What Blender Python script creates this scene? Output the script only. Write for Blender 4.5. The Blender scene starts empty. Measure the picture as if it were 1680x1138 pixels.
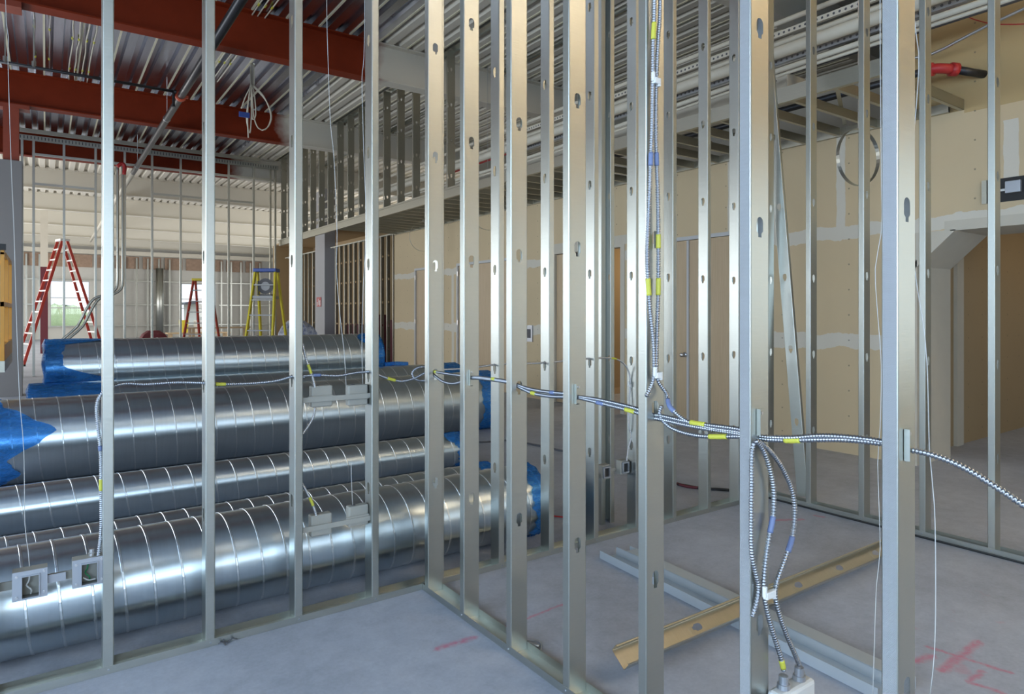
import bpy, math, random
from mathutils import Vector, Matrix
random.seed(7)
C = bpy.context.scene.collection
SC = bpy.context.scene

# ------------------------------------------------------------------ camera, world, light, exposure
FPX, HC = 1087.0, 1.57                      # focal length in pixels, lens height above the slab (m)
SN, CS = 0.57549, 0.81781                   # the camera looks 35.1 degrees off the building's long axis
cam = bpy.data.cameras.new('camera'); camo = bpy.data.objects.new('camera', cam); C.objects.link(camo)
cam.sensor_width = 36.0; cam.lens = FPX / 1680 * 36.0; cam.shift_y = -(569 - 512) / 1680.0
cam.clip_start = 0.05; cam.clip_end = 400
camo.location = (0, 0, HC)
camo.rotation_euler = (math.pi / 2, 0, -math.atan2(SN, CS))
SC.camera = camo
SC.view_settings.view_transform = 'Standard'; SC.view_settings.look = 'None'
SC.view_settings.exposure = 0.0; SC.view_settings.gamma = 1.0; SC.view_settings.use_curve_mapping = False
try:
    SC.cycles.max_bounces = 8; SC.cycles.diffuse_bounces = 4; SC.cycles.glossy_bounces = 4
    SC.cycles.transparent_max_bounces = 8; SC.cycles.sample_clamp_indirect = 6.0; SC.cycles.caustics_reflective = False
    SC.cycles.caustics_refractive = False
except Exception: pass

wd = bpy.data.worlds.new('sky'); SC.world = wd; wd.use_nodes = True
wn = wd.node_tree; wn.nodes['Background'].inputs[0].default_value = (0.80, 0.90, 1.0, 1)
wn.nodes['Background'].inputs[1].default_value = 1.7

def area(name, loc, rot, sx, sy, power, col, spread=math.pi):
    l = bpy.data.lights.new(name, 'AREA'); l.shape = 'RECTANGLE'; l.size = sx; l.size_y = sy
    l.energy = power; l.color = col
    l.spread = spread
    o = bpy.data.objects.new(name, l); C.objects.link(o); o.location = loc; o.rotation_euler = rot
    return o
DAY = (0.55, 0.76, 1.0); NEUT = (1.0, 0.93, 0.82); WARM = (1.0, 0.84, 0.6)
PI = math.pi
# daylight through the windows behind the camera, along the left side, and at the far end
area('daylight_back', (-2.7, -5.9, 2.75), (PI / 2 - .42, 0, -.25), 4.4, 3.4, 240, DAY, 2.2)
area('daylight_left_near', (-4.9, 0.3, 2.75), (0, -PI / 2 + .40, 0), 3.4, 7, 260, DAY, 2.3)
area('daylight_left_mid', (-4.9, 11, 2.1), (0, -PI / 2, 0), 2.2, 10, 330, (0.85, 0.93, 1))
area('daylight_left_far', (-4.9, 32, 2.3), (0, -PI / 2, 0), 2.6, 24, 950, (1, 0.98, 0.94))
area('daylight_right_far', (12.8, 30, 2.6), (0, PI / 2, 0), 3.0, 20, 650, (1, 0.97, 0.92))
area('warm_fill_overhead', (3.4, -.8, 5.95), (.25, 0.35, 0), 0.9, 0.9, 7, WARM, 2.6)  # added warm fill for the upper walls, not a lamp of the hall
area('web_glow_panel', (7.22, -2.6, 2.15), (0, PI / 2, 0), 2.3, 3.6, 46, (0.86, 0.96, 1.0))  # added glow panel, gives the near stud webs a bright mid-height band
area('highlight_strip', (2.6, -5.9, 1.9), (PI / 2, 0, 0), 5.8, 1.1, 40, (0.88, 0.94, 1.0))  # added strip, draws the long highlight along the ducts
area('warm_fill_uplight', (5.6, -4.0, 4.9), (2.45, 0, 0), 1.2, 1.2, 330, (1.0, .85, .68), 2.0)  # added warm fill aimed up at the cream deck, set out of view

# ------------------------------------------------------------------ helpers
def ray(px, py):
    r = (px - 840) / FPX; u = (512 - py) / FPX
    return (SN + r * CS, CS - r * SN, u)
def XP(px, py, x): d = ray(px, py); t = x / d[0]; return Vector((x, t * d[1], HC + t * d[2]))
def YP(px, py, y): d = ray(px, py); t = y / d[1]; return Vector((t * d[0], y, HC + t * d[2]))
def ZP(px, py, z=0.0): d = ray(px, py); t = (z - HC) / d[2]; return Vector((t * d[0], t * d[1], z))

def tag(o, label=None, cat=None, group=None, kind=None):
    if label: o['label'] = label
    if cat: o['category'] = cat
    if group: o['group'] = group
    if kind: o['kind'] = kind
    return o
def empty(name, loc, label, cat, group=None, rz=0.0):
    o = bpy.data.objects.new(name, None); C.objects.link(o); o.location = loc; o.rotation_euler = (0, 0, rz)
    o.empty_display_size = 0.1
    return tag(o, label, cat, group)

class MB:
    def __init__(s): s.v = []; s.f = []; s.m = []
    def add(s, vs, fs, mi=0):
        b = len(s.v); s.v += [tuple(v) for v in vs]
        s.f += [tuple(i + b for i in f) for f in fs]; s.m += [mi] * len(fs)
    def box(s, x0, x1, y0, y1, z0, z1, mi=0, mat=None):
        vs = [(x, y, z) for x in (x0, x1) for y in (y0, y1) for z in (z0, z1)]
        if mat: vs = [mat @ Vector(v) for v in vs]
        s.add(vs, [(0, 1, 3, 2), (4, 6, 7, 5), (0, 4, 5, 1), (2, 3, 7, 6), (0, 2, 6, 4), (1, 5, 7, 3)], mi)
    def bar(s, a, b, w, h=None, mi=0, up=(0, 0, 1)):
        """box of w x h section from a to b"""
        a = Vector(a); b = Vector(b); h = h or w; d = (b - a).normalized(); up = Vector(up)
        if abs(d.dot(up)) > 0.99: up = Vector((0, 1, 0))
        sd = d.cross(up).normalized(); u2 = sd.cross(d)
        vs = [p + sd * (i * w / 2) + u2 * (j * h / 2) for p in (a, b) for i in (-1, 1) for j in (-1, 1)]
        s.add(vs, [(0, 1, 3, 2), (4, 6, 7, 5), (0, 4, 5, 1), (2, 3, 7, 6), (0, 2, 6, 4), (1, 5, 7, 3)], mi)
    def tube(s, pts, r, n=8, mi=0, radii=None, cap=True):
        pts = [Vector(p) for p in pts]; N = len(pts); rings = []
        t0 = (pts[1] - pts[0]).normalized()
        ref = Vector((0, 0, 1)) if abs(t0.z) < 0.9 else Vector((1, 0, 0))
        u = t0.cross(ref).normalized()
        for i, p in enumerate(pts):
            t = (pts[min(i + 1, N - 1)] - pts[max(i - 1, 0)])
            t = t.normalized() if t.length > 1e-9 else t0
            u = (u - t * u.dot(t)).normalized(); w = t.cross(u)
            rr = radii[i] if radii else r
            rings.append([p + (u * math.cos(k * 2 * PI / n) + w * math.sin(k * 2 * PI / n)) * rr for k in range(n)])
        vs = [v for rg in rings for v in rg]; fs = []
        for i in range(N - 1):
            for k in range(n):
                k2 = (k + 1) % n
                fs.append((i * n + k, i * n + k2, (i + 1) * n + k2, (i + 1) * n + k))
        if cap: fs += [tuple(range(n - 1, -1, -1)), tuple((N - 1) * n + k for k in range(n))]
        s.add(vs, fs, mi)
    def extrude(s, prof, a, b, axis='y', mi=0, closed=False):
        """open 2-D profile [(p,q)] swept straight along an axis from a to b; axis y: (p,q)=(x,z); x: (y,z); z: (x,y)"""
        mk = {'y': lambda p, q, t: (p, t, q), 'x': lambda p, q, t: (t, p, q), 'z': lambda p, q, t: (p, q, t)}[axis]
        n = len(prof); vs = [mk(p, q, a) for p, q in prof] + [mk(p, q, b) for p, q in prof]
        rng = n if closed else n - 1
        s.add(vs, [(i, (i + 1) % n, n + (i + 1) % n, n + i) for i in range(rng)], mi)
        if closed: s.add(vs, [tuple(range(n)), tuple(range(2 * n - 1, n - 1, -1))], mi)
    def mesh(s, name, mats, smooth=False):
        me = bpy.data.meshes.new(name); me.from_pydata(s.v, [], s.f); me.update()
        for m in (mats if isinstance(mats, (list, tuple)) else [mats]): me.materials.append(m)
        if any(s.m): me.polygons.foreach_set('material_index', s.m)
        if smooth: me.polygons.foreach_set('use_smooth', [True] * len(me.polygons))
        return me
    def build(s, name, mats, parent=None, smooth=False, loc=None, solid=0, bevel=0):
        o = bpy.data.objects.new(name, s.mesh(name, mats, smooth)); C.objects.link(o)
        if parent is not None: o.parent = parent
        if loc is not None: o.location = loc
        if solid:
            m = o.modifiers.new('thickness', 'SOLIDIFY'); m.thickness = solid; m.offset = -1
        if bevel:
            m = o.modifiers.new('edges', 'BEVEL'); m.width = bevel; m.segments = 2; m.limit_method = 'ANGLE'
        return o
def spline(pts, step=0.02):
    pts = [Vector(p) for p in pts]; P = [pts[0] * 2 - pts[1]] + pts + [pts[-1] * 2 - pts[-2]]; out = []
    for i in range(1, len(P) - 2):
        p0, p1, p2, p3 = P[i - 1:i + 3]; n = max(2, int((p2 - p1).length / step))
        for k in range(n):
            t = k / n
            out.append(0.5 * ((2 * p1) + (p2 - p0) * t + (2 * p0 - 5 * p1 + 4 * p2 - p3) * t * t + (3 * p1 - p0 - 3 * p2 + p3) * t ** 3))
    out.append(pts[-1]); return out

# ------------------------------------------------------------------ materials
def newmat(name):
    m = bpy.data.materials.new(name); m.use_nodes = True; nt = m.node_tree
    return m, nt, nt.nodes['Principled BSDF']
def pset(b, **k):
    for n, v in k.items(): b.inputs[n.replace('_', ' ')].default_value = v
def N(nt, t, **props):
    n = nt.nodes.new(t)
    for k, v in props.items(): setattr(n, k, v)
    return n
def coords(nt, space='Object', scale=(1, 1, 1)):
    t = N(nt, 'ShaderNodeTexCoord'); mp = N(nt, 'ShaderNodeMapping'); mp.inputs['Scale'].default_value = scale
    if space == 'World':
        g = N(nt, 'ShaderNodeNewGeometry'); nt.links.new(g.outputs['Position'], mp.inputs[0])
    else: nt.links.new(t.outputs[space], mp.inputs[0])
    return mp.outputs[0]
def noise(nt, vec, scale, detail=3, rough=0.5):
    n = N(nt, 'ShaderNodeTexNoise'); n.inputs['Scale'].default_value = scale; n.inputs['Detail'].default_value = detail
    n.inputs['Roughness'].default_value = rough; nt.links.new(vec, n.inputs['Vector']); return n.outputs['Fac']
def ramp(nt, fac, stops):
    r = N(nt, 'ShaderNodeValToRGB'); nt.links.new(fac, r.inputs[0]); e = r.color_ramp.elements
    while len(e) < len(stops): e.new(0.5)
    for i, (p, c) in enumerate(stops):
        e[i].position = p; e[i].color = (c, c, c, 1) if isinstance(c, (int, float)) else (*c, 1)
    return r.outputs[0]
def bump(nt, b, h, strength=0.2, dist=0.01):
    n = N(nt, 'ShaderNodeBump'); n.inputs['Strength'].default_value = strength; n.inputs['Distance'].default_value = dist
    nt.links.new(h, n.inputs['Height']); nt.links.new(n.outputs[0], b.inputs['Normal'])
def mixc(nt, fac, a, b):
    m = N(nt, 'ShaderNodeMix', data_type='RGBA')
    if isinstance(fac, (int, float)): m.inputs[0].default_value = fac
    else: nt.links.new(fac, m.inputs[0])
    for i, c in ((6, a), (7, b)):
        if isinstance(c, (tuple, list)): m.inputs[i].default_value = (*c, 1)
        else: nt.links.new(c, m.inputs[i])
    return m.outputs[2]
def math_(nt, op, a, b=0.0, c=None):
    m = N(nt, 'ShaderNodeMath', operation=op)
    for i, v in enumerate((a, b) if c is None else (a, b, c)):
        if isinstance(v, (int, float)): m.inputs[i].default_value = v
        else: nt.links.new(v, m.inputs[i])
    return m.outputs[0]
def plain(name, col, rough=0.6, metal=0.0, var=0.0, **k):
    m, nt, b = newmat(name); pset(b, Base_Color=(*col, 1), Roughness=rough, Metallic=metal, **k)
    if var:
        f = noise(nt, coords(nt), 6, 4); a = tuple(max(0, c * (1 - var)) for c in col); d = tuple(min(1, c * (1 + var)) for c in col)
        nt.links.new(mixc(nt, f, a, d), b.inputs['Base Color'])
    return m
def galv(name, col, rough, streak=(3, 3, 40), amt=0.12, knurl=False, bmp=0.05, rv=0.16, aniso=0.0):
    m, nt, b = newmat(name); v = coords(nt, 'Object', streak)
    if aniso:
        b.inputs['Anisotropic'].default_value = aniso; b.inputs['Anisotropic Rotation'].default_value = 0.25; tg = N(nt, 'ShaderNodeTangent', direction_type='RADIAL', axis='X'); nt.links.new(tg.outputs[0], b.inputs['Tangent'])
    f = noise(nt, v, 3.0, 4, 0.6)
    sp = noise(nt, coords(nt), 60, 2, 0.5)
    ff = math_(nt, 'ADD', math_(nt, 'MULTIPLY', f, 0.75), math_(nt, 'MULTIPLY', sp, 0.25))
    lo = tuple(c * (1 - amt) for c in col); hi = tuple(min(1, c * (1 + amt)) for c in col)
    nt.links.new(mixc(nt, ff, lo, hi), b.inputs['Base Color']); pset(b, Metallic=1.0)
    nt.links.new(math_(nt, 'MULTIPLY_ADD', ff, rv, rough - rv / 2), b.inputs['Roughness'])
    if knurl:
        w = coords(nt, 'World', (1, 1, 1)); s = N(nt, 'ShaderNodeSeparateXYZ'); nt.links.new(w, s.inputs[0])
        h = math_(nt, 'MULTIPLY', math_(nt, 'SINE', math_(nt, 'MULTIPLY', s.outputs[1], 1900)), math_(nt, 'SINE', math_(nt, 'MULTIPLY', s.outputs[2], 1500)))
        bump(nt, b, h, 0.5, 0.002)
    elif bmp: bump(nt, b, ff, bmp, 0.01)
    return m
M = {}
M['galv'] = galv('galvanised_steel', (0.51, 0.52, 0.48), 0.36, amt=.07)
M['galv_light'] = plain('brightened_galvanised_steel', (0.60, 0.64, 0.67), 0.45, 0.55, var=0.05)  # lifted base colour stands in for brighter reflections on the loose tracks
M['knurl'] = galv('knurled_steel', (0.52, 0.54, 0.56), 0.42, knurl=True)
M['duct'] = galv('duct_steel', (0.57, 0.64, 0.68), 0.33, streak=(16, .8, .8), amt=0.10, bmp=0.0, rv=0.07, aniso=0.75)
M['seam'] = galv('duct_seam_steel', (0.72, 0.76, 0.78), 0.3)
M['galv_warm'] = galv('olive_galvanised_steel', (0.43, 0.415, 0.35), 0.42)  # darker and more olive than the plain galvanised steel
M['yellow_tint'] = galv('tan_tinted_steel', (0.45, 0.43, 0.36), 0.36)  # yellow cast put in for the tan walls reflected by the loose stud
M['mc'] = plain('armour_aluminium', (0.37, 0.385, 0.42), 0.30, 1.0)
M['mcwarm'] = plain('armour_steel', (0.55, 0.55, 0.56), 0.4, 1.0)
M['yellow_tape'] = plain('yellow_tape', (0.60, 0.58, 0.07), 0.5)
M['blue_tape'] = plain('blue_print_tape', (0.16, 0.21, 0.38), 0.5)
M['white'] = plain('white_plastic', (0.80, 0.80, 0.78), 0.45)
M['wire'] = plain('white_wire', (0.70, 0.70, 0.68), 0.4)
M['cream'] = plain('cream_paint', (0.68, 0.63, 0.53), 0.7, var=0.06)
M['creampipe'] = plain('cream_coated_pipe', (0.70, 0.65, 0.54), 0.6, var=0.05)
M['red'] = plain('red_paint', (0.50, 0.03, 0.03), 0.4)
M['orangered'] = plain('orange_red_paint', (0.65, 0.11, 0.05), 0.5)
M['fib_red'] = plain('red_fibreglass', (0.55, 0.06, 0.04), 0.45)
M['fib_yel'] = plain('yellow_fibreglass', (0.75, 0.62, 0.04), 0.45)
M['alu'] = plain('aluminium', (0.62, 0.62, 0.62), 0.35, 1.0)
M['stepgrey'] = plain('grey_step', (0.30, 0.30, 0.30), 0.5, 0.3)
M['palealu'] = plain('pale_aluminium_step', (0.78, 0.76, 0.72), 0.5, 0.2)
M['blue'] = plain('blue_plastic', (0.03, 0.08, 0.35), 0.4)
M['orange'] = plain('orange_paint', (0.80, 0.36, 0.02), 0.4, var=0.08)
M['black'] = plain('black', (0.012, 0.012, 0.013), 0.5)
M['dkpipe'] = plain('black_steel_pipe', (0.05, 0.05, 0.055), 0.35, 0.7)
M['darkgrey'] = plain('dark_grey', (0.10, 0.10, 0.11), 0.6)
M['grey'] = plain('grey_paint', (0.42, 0.42, 0.44), 0.6)
M['boxing'] = plain('column_wrap', (0.24, 0.235, 0.24), 0.7)
M['plaster'] = plain('dusty_box_steel', (0.36, 0.35, 0.31), 0.7, 0.1, var=0.1)
M['boxfront'] = plain('zinc_plate', (0.44, 0.46, 0.50), 0.42, 0.8, var=0.06)
M['wood'] = plain('plywood', (0.55, 0.40, 0.24), 0.7, var=0.1)
M['paper'] = plain('paper_sheet', (0.82, 0.82, 0.85), 0.7)
M['primer'] = plain('red_primer', (0.26, 0.045, 0.02), 0.55, var=0.15)
M['copper'] = plain('green_wire', (0.02, 0.22, 0.08), 0.5)
M['insul'] = plain('pinkish_insulation', (0.42, 0.29, 0.21), 0.9, var=0.3)
M['maroon'] = plain('maroon_board', (0.13, 0.02, 0.03), 0.6)
M['trim'] = plain('door_frame_paint', (0.58, 0.58, 0.58), 0.5)

# concrete slab with sprayed layout marks
m, nt, b = newmat('concrete'); M['floor'] = m
v = coords(nt, 'World'); f1 = noise(nt, v, 0.9, 6, 0.65); f2 = noise(nt, v, 9, 6, 0.7); f3 = noise(nt, v, 55, 3, 0.6)
ff = math_(nt, 'ADD', math_(nt, 'MULTIPLY', f1, 0.5), math_(nt, 'ADD', math_(nt, 'MULTIPLY', f2, 0.32), math_(nt, 'MULTIPLY', f3, 0.18)))
col = ramp(nt, ff, [(0.36, (0.33, 0.35, 0.40)), (0.5, (0.43, 0.455, 0.52)), (0.64, (0.53, 0.555, 0.62))])
sp = N(nt, 'ShaderNodeSeparateXYZ'); nt.links.new(v, sp.inputs[0])
sand = ramp(nt, noise(nt, v, 170, 2, 0.5), [(0.72, 0.0), (0.78, 1.0)])
col = mixc(nt, math_(nt, 'MULTIPLY', sand, 0.35), col, (0.7, 0.7, 0.7))
wob = math_(nt, 'MULTIPLY_ADD', noise(nt, v, 14, 4, 0.7), 0.05, -0.025)
mask = None
def seg(p, q, w):
    """spray stroke from p to q on the slab"""
    global mask
    dx, dy = q[0] - p[0], q[1] - p[1]; L = math.hypot(dx, dy); ux, uy = dx / L, dy / L
    rx = math_(nt, 'SUBTRACT', sp.outputs[0], p[0]); ry = math_(nt, 'SUBTRACT', sp.outputs[1], p[1])
    al = math_(nt, 'ADD', math_(nt, 'MULTIPLY', rx, ux), math_(nt, 'MULTIPLY', ry, uy))
    ac = math_(nt, 'ABSOLUTE', math_(nt, 'ADD', math_(nt, 'ADD', math_(nt, 'MULTIPLY', rx, -uy), math_(nt, 'MULTIPLY', ry, ux)), wob))
    over = math_(nt, 'MAXIMUM', math_(nt, 'SUBTRACT', math_(nt, 'ABSOLUTE', math_(nt, 'SUBTRACT', al, L / 2)), L / 2), 0.0)
    dd = math_(nt, 'ADD', ac, over)
    k = N(nt, 'ShaderNodeMapRange', clamp=True); nt.links.new(dd, k.inputs[0])
    k.inputs[1].default_value = w; k.inputs[2].default_value = w * 0.15; k.inputs[3].default_value = 0; k.inputs[4].default_value = 1
    mask = k.outputs[0] if mask is None else math_(nt, 'MAXIMUM', mask, k.outputs[0])
def pseg(a, b_, w): p = ZP(*a); q = ZP(*b_); seg((p.x, p.y), (q.x, q.y), w)
for a, b_, w in [((716, 1064), (779, 1045), .03), ((797, 1036), (812, 1033), .03), ((864, 1014), (925, 990), .014),
                 ((1262, 853), (1318, 852), .03), ((1545, 1100), (1606, 1052), .03), ((1500, 1085), (1530, 1075), .03),
                 ((1520, 1060), (1660, 1104), .018), ((1612, 1100), (1590, 1118), .02), ((1590, 1118), (1650, 1138), .02),
                 ((902, 845), (925, 848), .03), ((800, 1042), (845, 1022), .016), ((1336, 845), (1352, 848), .025)]:
    pseg(a, b_, w)
grain = math_(nt, 'MULTIPLY', mask, ramp(nt, noise(nt, v, 40, 4, 0.7), [(0.3, 0.25), (0.62, 0.8)]))
blot = math_(nt, 'MULTIPLY', ramp(nt, noise(nt, v, 5.0, 4, 0.6), [(0.62, 0.0), (0.72, 0.28)]), math_(nt, 'LESS_THAN', sp.outputs[1], 1.6))
col = mixc(nt, math_(nt, 'MAXIMUM', grain, blot), col, (0.62, 0.16, 0.24))
nt.links.new(col, b.inputs['Base Color']); pset(b, Roughness=0.62); bump(nt, b, ff, 0.25, 0.01)

# taped drywall: paper colour, mud over joints and screw heads
def drywall(name, axis, joints_h, joints_v, base=(0.68, 0.54, 0.34), mud=(0.74, 0.70, 0.61), upper=None):
    m, nt, b = newmat(name); v = coords(nt, 'World'); s = N(nt, 'ShaderNodeSeparateXYZ'); nt.links.new(v, s.inputs[0])
    hor = s.outputs[1] if axis == 'y' else s.outputs[0]; z = s.outputs[2]
    w1 = math_(nt, 'MULTIPLY_ADD', noise(nt, v, 3.2, 4, 0.6), 0.16, -0.08)
    mk = None
    for h, hw in joints_h:
        d = math_(nt, 'ABSOLUTE', math_(nt, 'ADD', math_(nt, 'SUBTRACT', z, h), w1))
        t = math_(nt, 'LESS_THAN', d, hw); mk = t if mk is None else math_(nt, 'MAXIMUM', mk, t)
    for h, hw, z0, z1 in joints_v:
        d = math_(nt, 'ABSOLUTE', math_(nt, 'ADD', math_(nt, 'SUBTRACT', hor, h), math_(nt, 'MULTIPLY', w1, 0.35)))
        t = math_(nt, 'MULTIPLY', math_(nt, 'LESS_THAN', d, hw), math_(nt, 'MULTIPLY', math_(nt, 'GREATER_THAN', z, z0), math_(nt, 'LESS_THAN', z, z1)))
        mk = t if mk is None else math_(nt, 'MAXIMUM', mk, t)
    c = mixc(nt, noise(nt, v, 1.3, 3, 0.5), tuple(x * 0.93 for x in base), tuple(min(1, x * 1.06) for x in base))
    if mk is not None: c = mixc(nt, math_(nt, 'MULTIPLY', mk, 0.9), c, mud)
    # screw heads: a 0.4 x 0.3 m lattice of dark dots
    fx = math_(nt, 'ABSOLUTE', math_(nt, 'SUBTRACT', math_(nt, 'FRACT', math_(nt, 'DIVIDE', hor, 0.406)), 0.5))
    fz = math_(nt, 'ABSOLUTE', math_(nt, 'SUBTRACT', math_(nt, 'FRACT', math_(nt, 'DIVIDE', z, 0.28)), 0.5))
    dot = math_(nt, 'MULTIPLY', math_(nt, 'LESS_THAN', math_(nt, 'MULTIPLY', fx, 0.406), 0.008), math_(nt, 'LESS_THAN', math_(nt, 'MULTIPLY', fz, 0.28), 0.008))
    c = mixc(nt, math_(nt, 'MULTIPLY', dot, 0.6), c, (0.12, 0.10, 0.08))
    nt.links.new(c, b.inputs['Base Color']); pset(b, Roughness=0.8)
    return m
M['tan'] = drywall('taped_drywall', 'y', [(1.24, 0.085), (2.46, 0.07)], [(2.35, .06, 2.6, 3.35), (3.95, .05, 2.5, 3.6), (4.75, .05, 2.5, 3.6), (5.4, .05, 2.5, 3.6), (9.95, .07, 0, 2.4), (12.6, .05, 0, 2.4)])
M['tan_up'] = drywall('warm_shaded_drywall', 'y', [], [], base=(0.54, 0.39, 0.19))  # darker, yellower copy of the tan carries the upper wall's warm light
M['tan_room'] = drywall('shaded_tan_drywall', 'x', [], [], base=(0.44, 0.32, 0.18))  # same tan board, with dim warm light mixed into its colour
M['mudwhite'] = plain('joint_compound', (0.64, 0.59, 0.49), 0.8, var=0.05)
M['sheath'] = plain('pale_sheathing', (0.70, 0.68, 0.62), 0.85, var=0.06)

# door veneer
m, nt, b = newmat('maple_veneer'); M['veneer'] = m
v = coords(nt, 'World', (1, 6, 0.5)); f = noise(nt, v, 5, 5, 0.6); w = N(nt, 'ShaderNodeTexWave', wave_type='BANDS', bands_direction='Y')
w.inputs['Scale'].default_value = 2.2; w.inputs['Distortion'].default_value = 9; w.inputs['Detail'].default_value = 3; w.inputs['Detail Scale'].default_value = 1.2
nt.links.new(v, w.inputs['Vector'])
c = mixc(nt, math_(nt, 'ADD', math_(nt, 'MULTIPLY', f, 0.6), math_(nt, 'MULTIPLY', w.outputs['Fac'], 0.3)), (0.50, 0.36, 0.21), (0.68, 0.52, 0.34))
nt.links.new(c, b.inputs['Base Color']); pset(b, Roughness=0.5)

# steel deck and beams: bare or primed up to an overspray edge, cream beyond it
def oversprayed(name, base, metal, rough, bands=False):
    m, nt, b = newmat(name); v = coords(nt, 'World'); s = N(nt, 'ShaderNodeSeparateXYZ'); nt.links.new(v, s.inputs[0])
    nz = math_(nt, 'MULTIPLY_ADD', noise(nt, v, 1.6, 4, 0.6), 0.8, -0.4)
    ex = math_(nt, 'ADD', s.outputs[0], nz)
    k = N(nt, 'ShaderNodeMapRange', clamp=True); nt.links.new(ex, k.inputs[0]); k.inputs[1].default_value = 4.35; k.inputs[2].default_value = 4.75
    far = math_(nt, 'GREATER_THAN', s.outputs[1], 20.55)
    mk = math_(nt, 'MAXIMUM', k.outputs[0], far)
    f = noise(nt, coords(nt, 'World', (14, 0.6, 1)) if bands else v, 3, 4, 0.6)
    c0 = mixc(nt, f, tuple(x * 0.75 for x in base), tuple(min(1, x * 1.25) for x in base))
    nt.links.new(mixc(nt, mk, c0, (0.70, 0.66, 0.57)), b.inputs['Base Color'])
    nt.links.new(math_(nt, 'MULTIPLY', math_(nt, 'SUBTRACT', 1.0, mk), metal), b.inputs['Metallic'])
    nt.links.new(math_(nt, 'MULTIPLY_ADD', mk, 0.75 - rough, rough), b.inputs['Roughness'])
    return m
M['deck'] = oversprayed('steel_deck', (0.54, 0.57, 0.64), 1.0, 0.24, True)
M['deckline'] = plain('pale_deck_line', (0.70, 0.66, 0.50), 0.5)  # pale lines under every second flute
M['beam'] = oversprayed('primed_beam', (0.21, 0.027, 0.008), 0.0, 0.55)
M['beam'].node_tree.nodes['Principled BSDF'].inputs['Specular IOR Level'].default_value = 0.15

# blue shrink film
m, nt, b = newmat('blue_film'); M['film'] = m
pset(b, Base_Color=(0.03, 0.30, 0.90, 1), Roughness=0.25)
tr = N(nt, 'ShaderNodeBsdfTransparent'); tr.inputs[0].default_value = (0.42, 0.70, 1, 1)
mx = N(nt, 'ShaderNodeMixShader'); nf = noise(nt, coords(nt, 'Object', (3, 8, 8)), 2.5, 4, 0.7)
nt.links.new(ramp(nt, nf, [(0.3, 0.2), (0.7, 0.7)]), mx.inputs[0]); nt.links.new(tr.outputs[0], mx.inputs[1]); nt.links.new(b.outputs[0], mx.inputs[2])
nt.links.new(mx.outputs[0], nt.nodes['Material Output'].inputs['Surface']); bump(nt, b, noise(nt, coords(nt, 'Object', (4, 16, 16)), 5, 4, 0.7), 0.6, 0.03)
m, nt, b = newmat('clear_film'); M['bag'] = m
nf = noise(nt, coords(nt), 9, 4, 0.7); nt.links.new(mixc(nt, ramp(nt, nf, [(0.4, 0.0), (0.6, 1.0)]), (0.22, 0.26, 0.42), (0.62, 0.64, 0.70)), b.inputs['Base Color'])
pset(b, Roughness=0.3); bump(nt, b, nf, 0.5, 0.05)
m, nt, b = newmat('window_glass'); M['glass'] = m
g1 = N(nt, 'ShaderNodeBsdfTransparent'); g2 = N(nt, 'ShaderNodeBsdfGlossy'); g2.inputs['Roughness'].default_value = 0.02
mx = N(nt, 'ShaderNodeMixShader'); mx.inputs[0].default_value = 0.06
nt.links.new(g1.outputs[0], mx.inputs[1]); nt.links.new(g2.outputs[0], mx.inputs[2]); nt.links.new(mx.outputs[0], nt.nodes['Material Output'].inputs['Surface'])
M['leaf'] = plain('foliage', (0.42, 0.52, 0.28), 0.8, var=0.25)
M['ground'] = plain('outdoor_ground', (0.45, 0.45, 0.40), 0.9)

# ------------------------------------------------------------------ the shell
DECK = 6.10
mb = MB(); mb.box(-5.2, 13.2, -6.2, 47.3, -0.2, 0.0)
tag(mb.build('floor', M['floor']), 'grey concrete floor slab with sprayed red layout marks', kind='structure')

mb = MB(); prof = []; x = -5.25
while x < 13.2:                                   # trapezoid flutes running down the building
    prof += [(x, DECK), (x + .13, DECK), (x + .155, DECK + .075), (x + .225, DECK + .075)]; x += .255
mb.extrude(prof, -6.2, 47.3, 'y')
x = -5.25; k = 0
while x < 13.2:
    if k % 2 == 0: mb.box(x + .112, x + .142, -6.2, 20.3, DECK - .012, DECK + .004, 1)
    x += .255; k += 1
mb.box(-5.2, 13.2, -6.2, 47.3, DECK + .10, DECK + .2)
tag(mb.build('ceiling', [M['deck'], M['deckline']]), 'ribbed steel roof deck, part bare and part cream sprayed', kind='structure')

def wall_with_windows(name, axis, c, t, a0, a1, h, wins, mat, z0=0.0):
    """wall plane at coordinate c, thickness t, from a0 to a1 along the other axis, with (b0,b1,z0,z1) holes"""
    mb = MB()
    def bx(p0, p1, q0, q1):
        if axis == 'x': mb.box(c, c + t, p0, p1, q0, q1)
        else: mb.box(p0, p1, c, c + t, q0, q1)
    cur = a0
    for b0, b1, w0, w1 in sorted(wins):
        bx(cur, b0, z0, h); bx(b0, b1, z0, w0); bx(b0, b1, w1, h); cur = b1
    bx(cur, a1, z0, h)
    return tag(mb.build(name, mat), None, kind='structure')
wall_with_windows('wall_back', 'y', -6.2, .2, -5.2, 13.2, 6.3, [(-4.9, -.5, .95, 4.55), (-.3, 5.5, 1.3, 2.5)], M['sheath'])  # the second, low opening is added for the highlight strip
wall_with_windows('wall_left', 'x', -5.2, .2, -6.2, 47.3, 6.3, [(-3, 4, .95, 4.55), (6, 16, 1.0, 3.2), (20, 44, 1.0, 3.6)], M['sheath'])
WINS = [(.2, 2.15, .72, 3.42), (7.0, 9.2, .72, 3.42)]
wall_with_windows('wall_far', 'y', 47.0, .3, -5.2, 13.2, 6.3, WINS, M['sheath'])
wall_with_windows('wall_outer_right', 'x', 13.0, .2, -6.2, 47.3, 6.3, [(20, 40, 1.1, 4.1)], M['sheath'])
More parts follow.
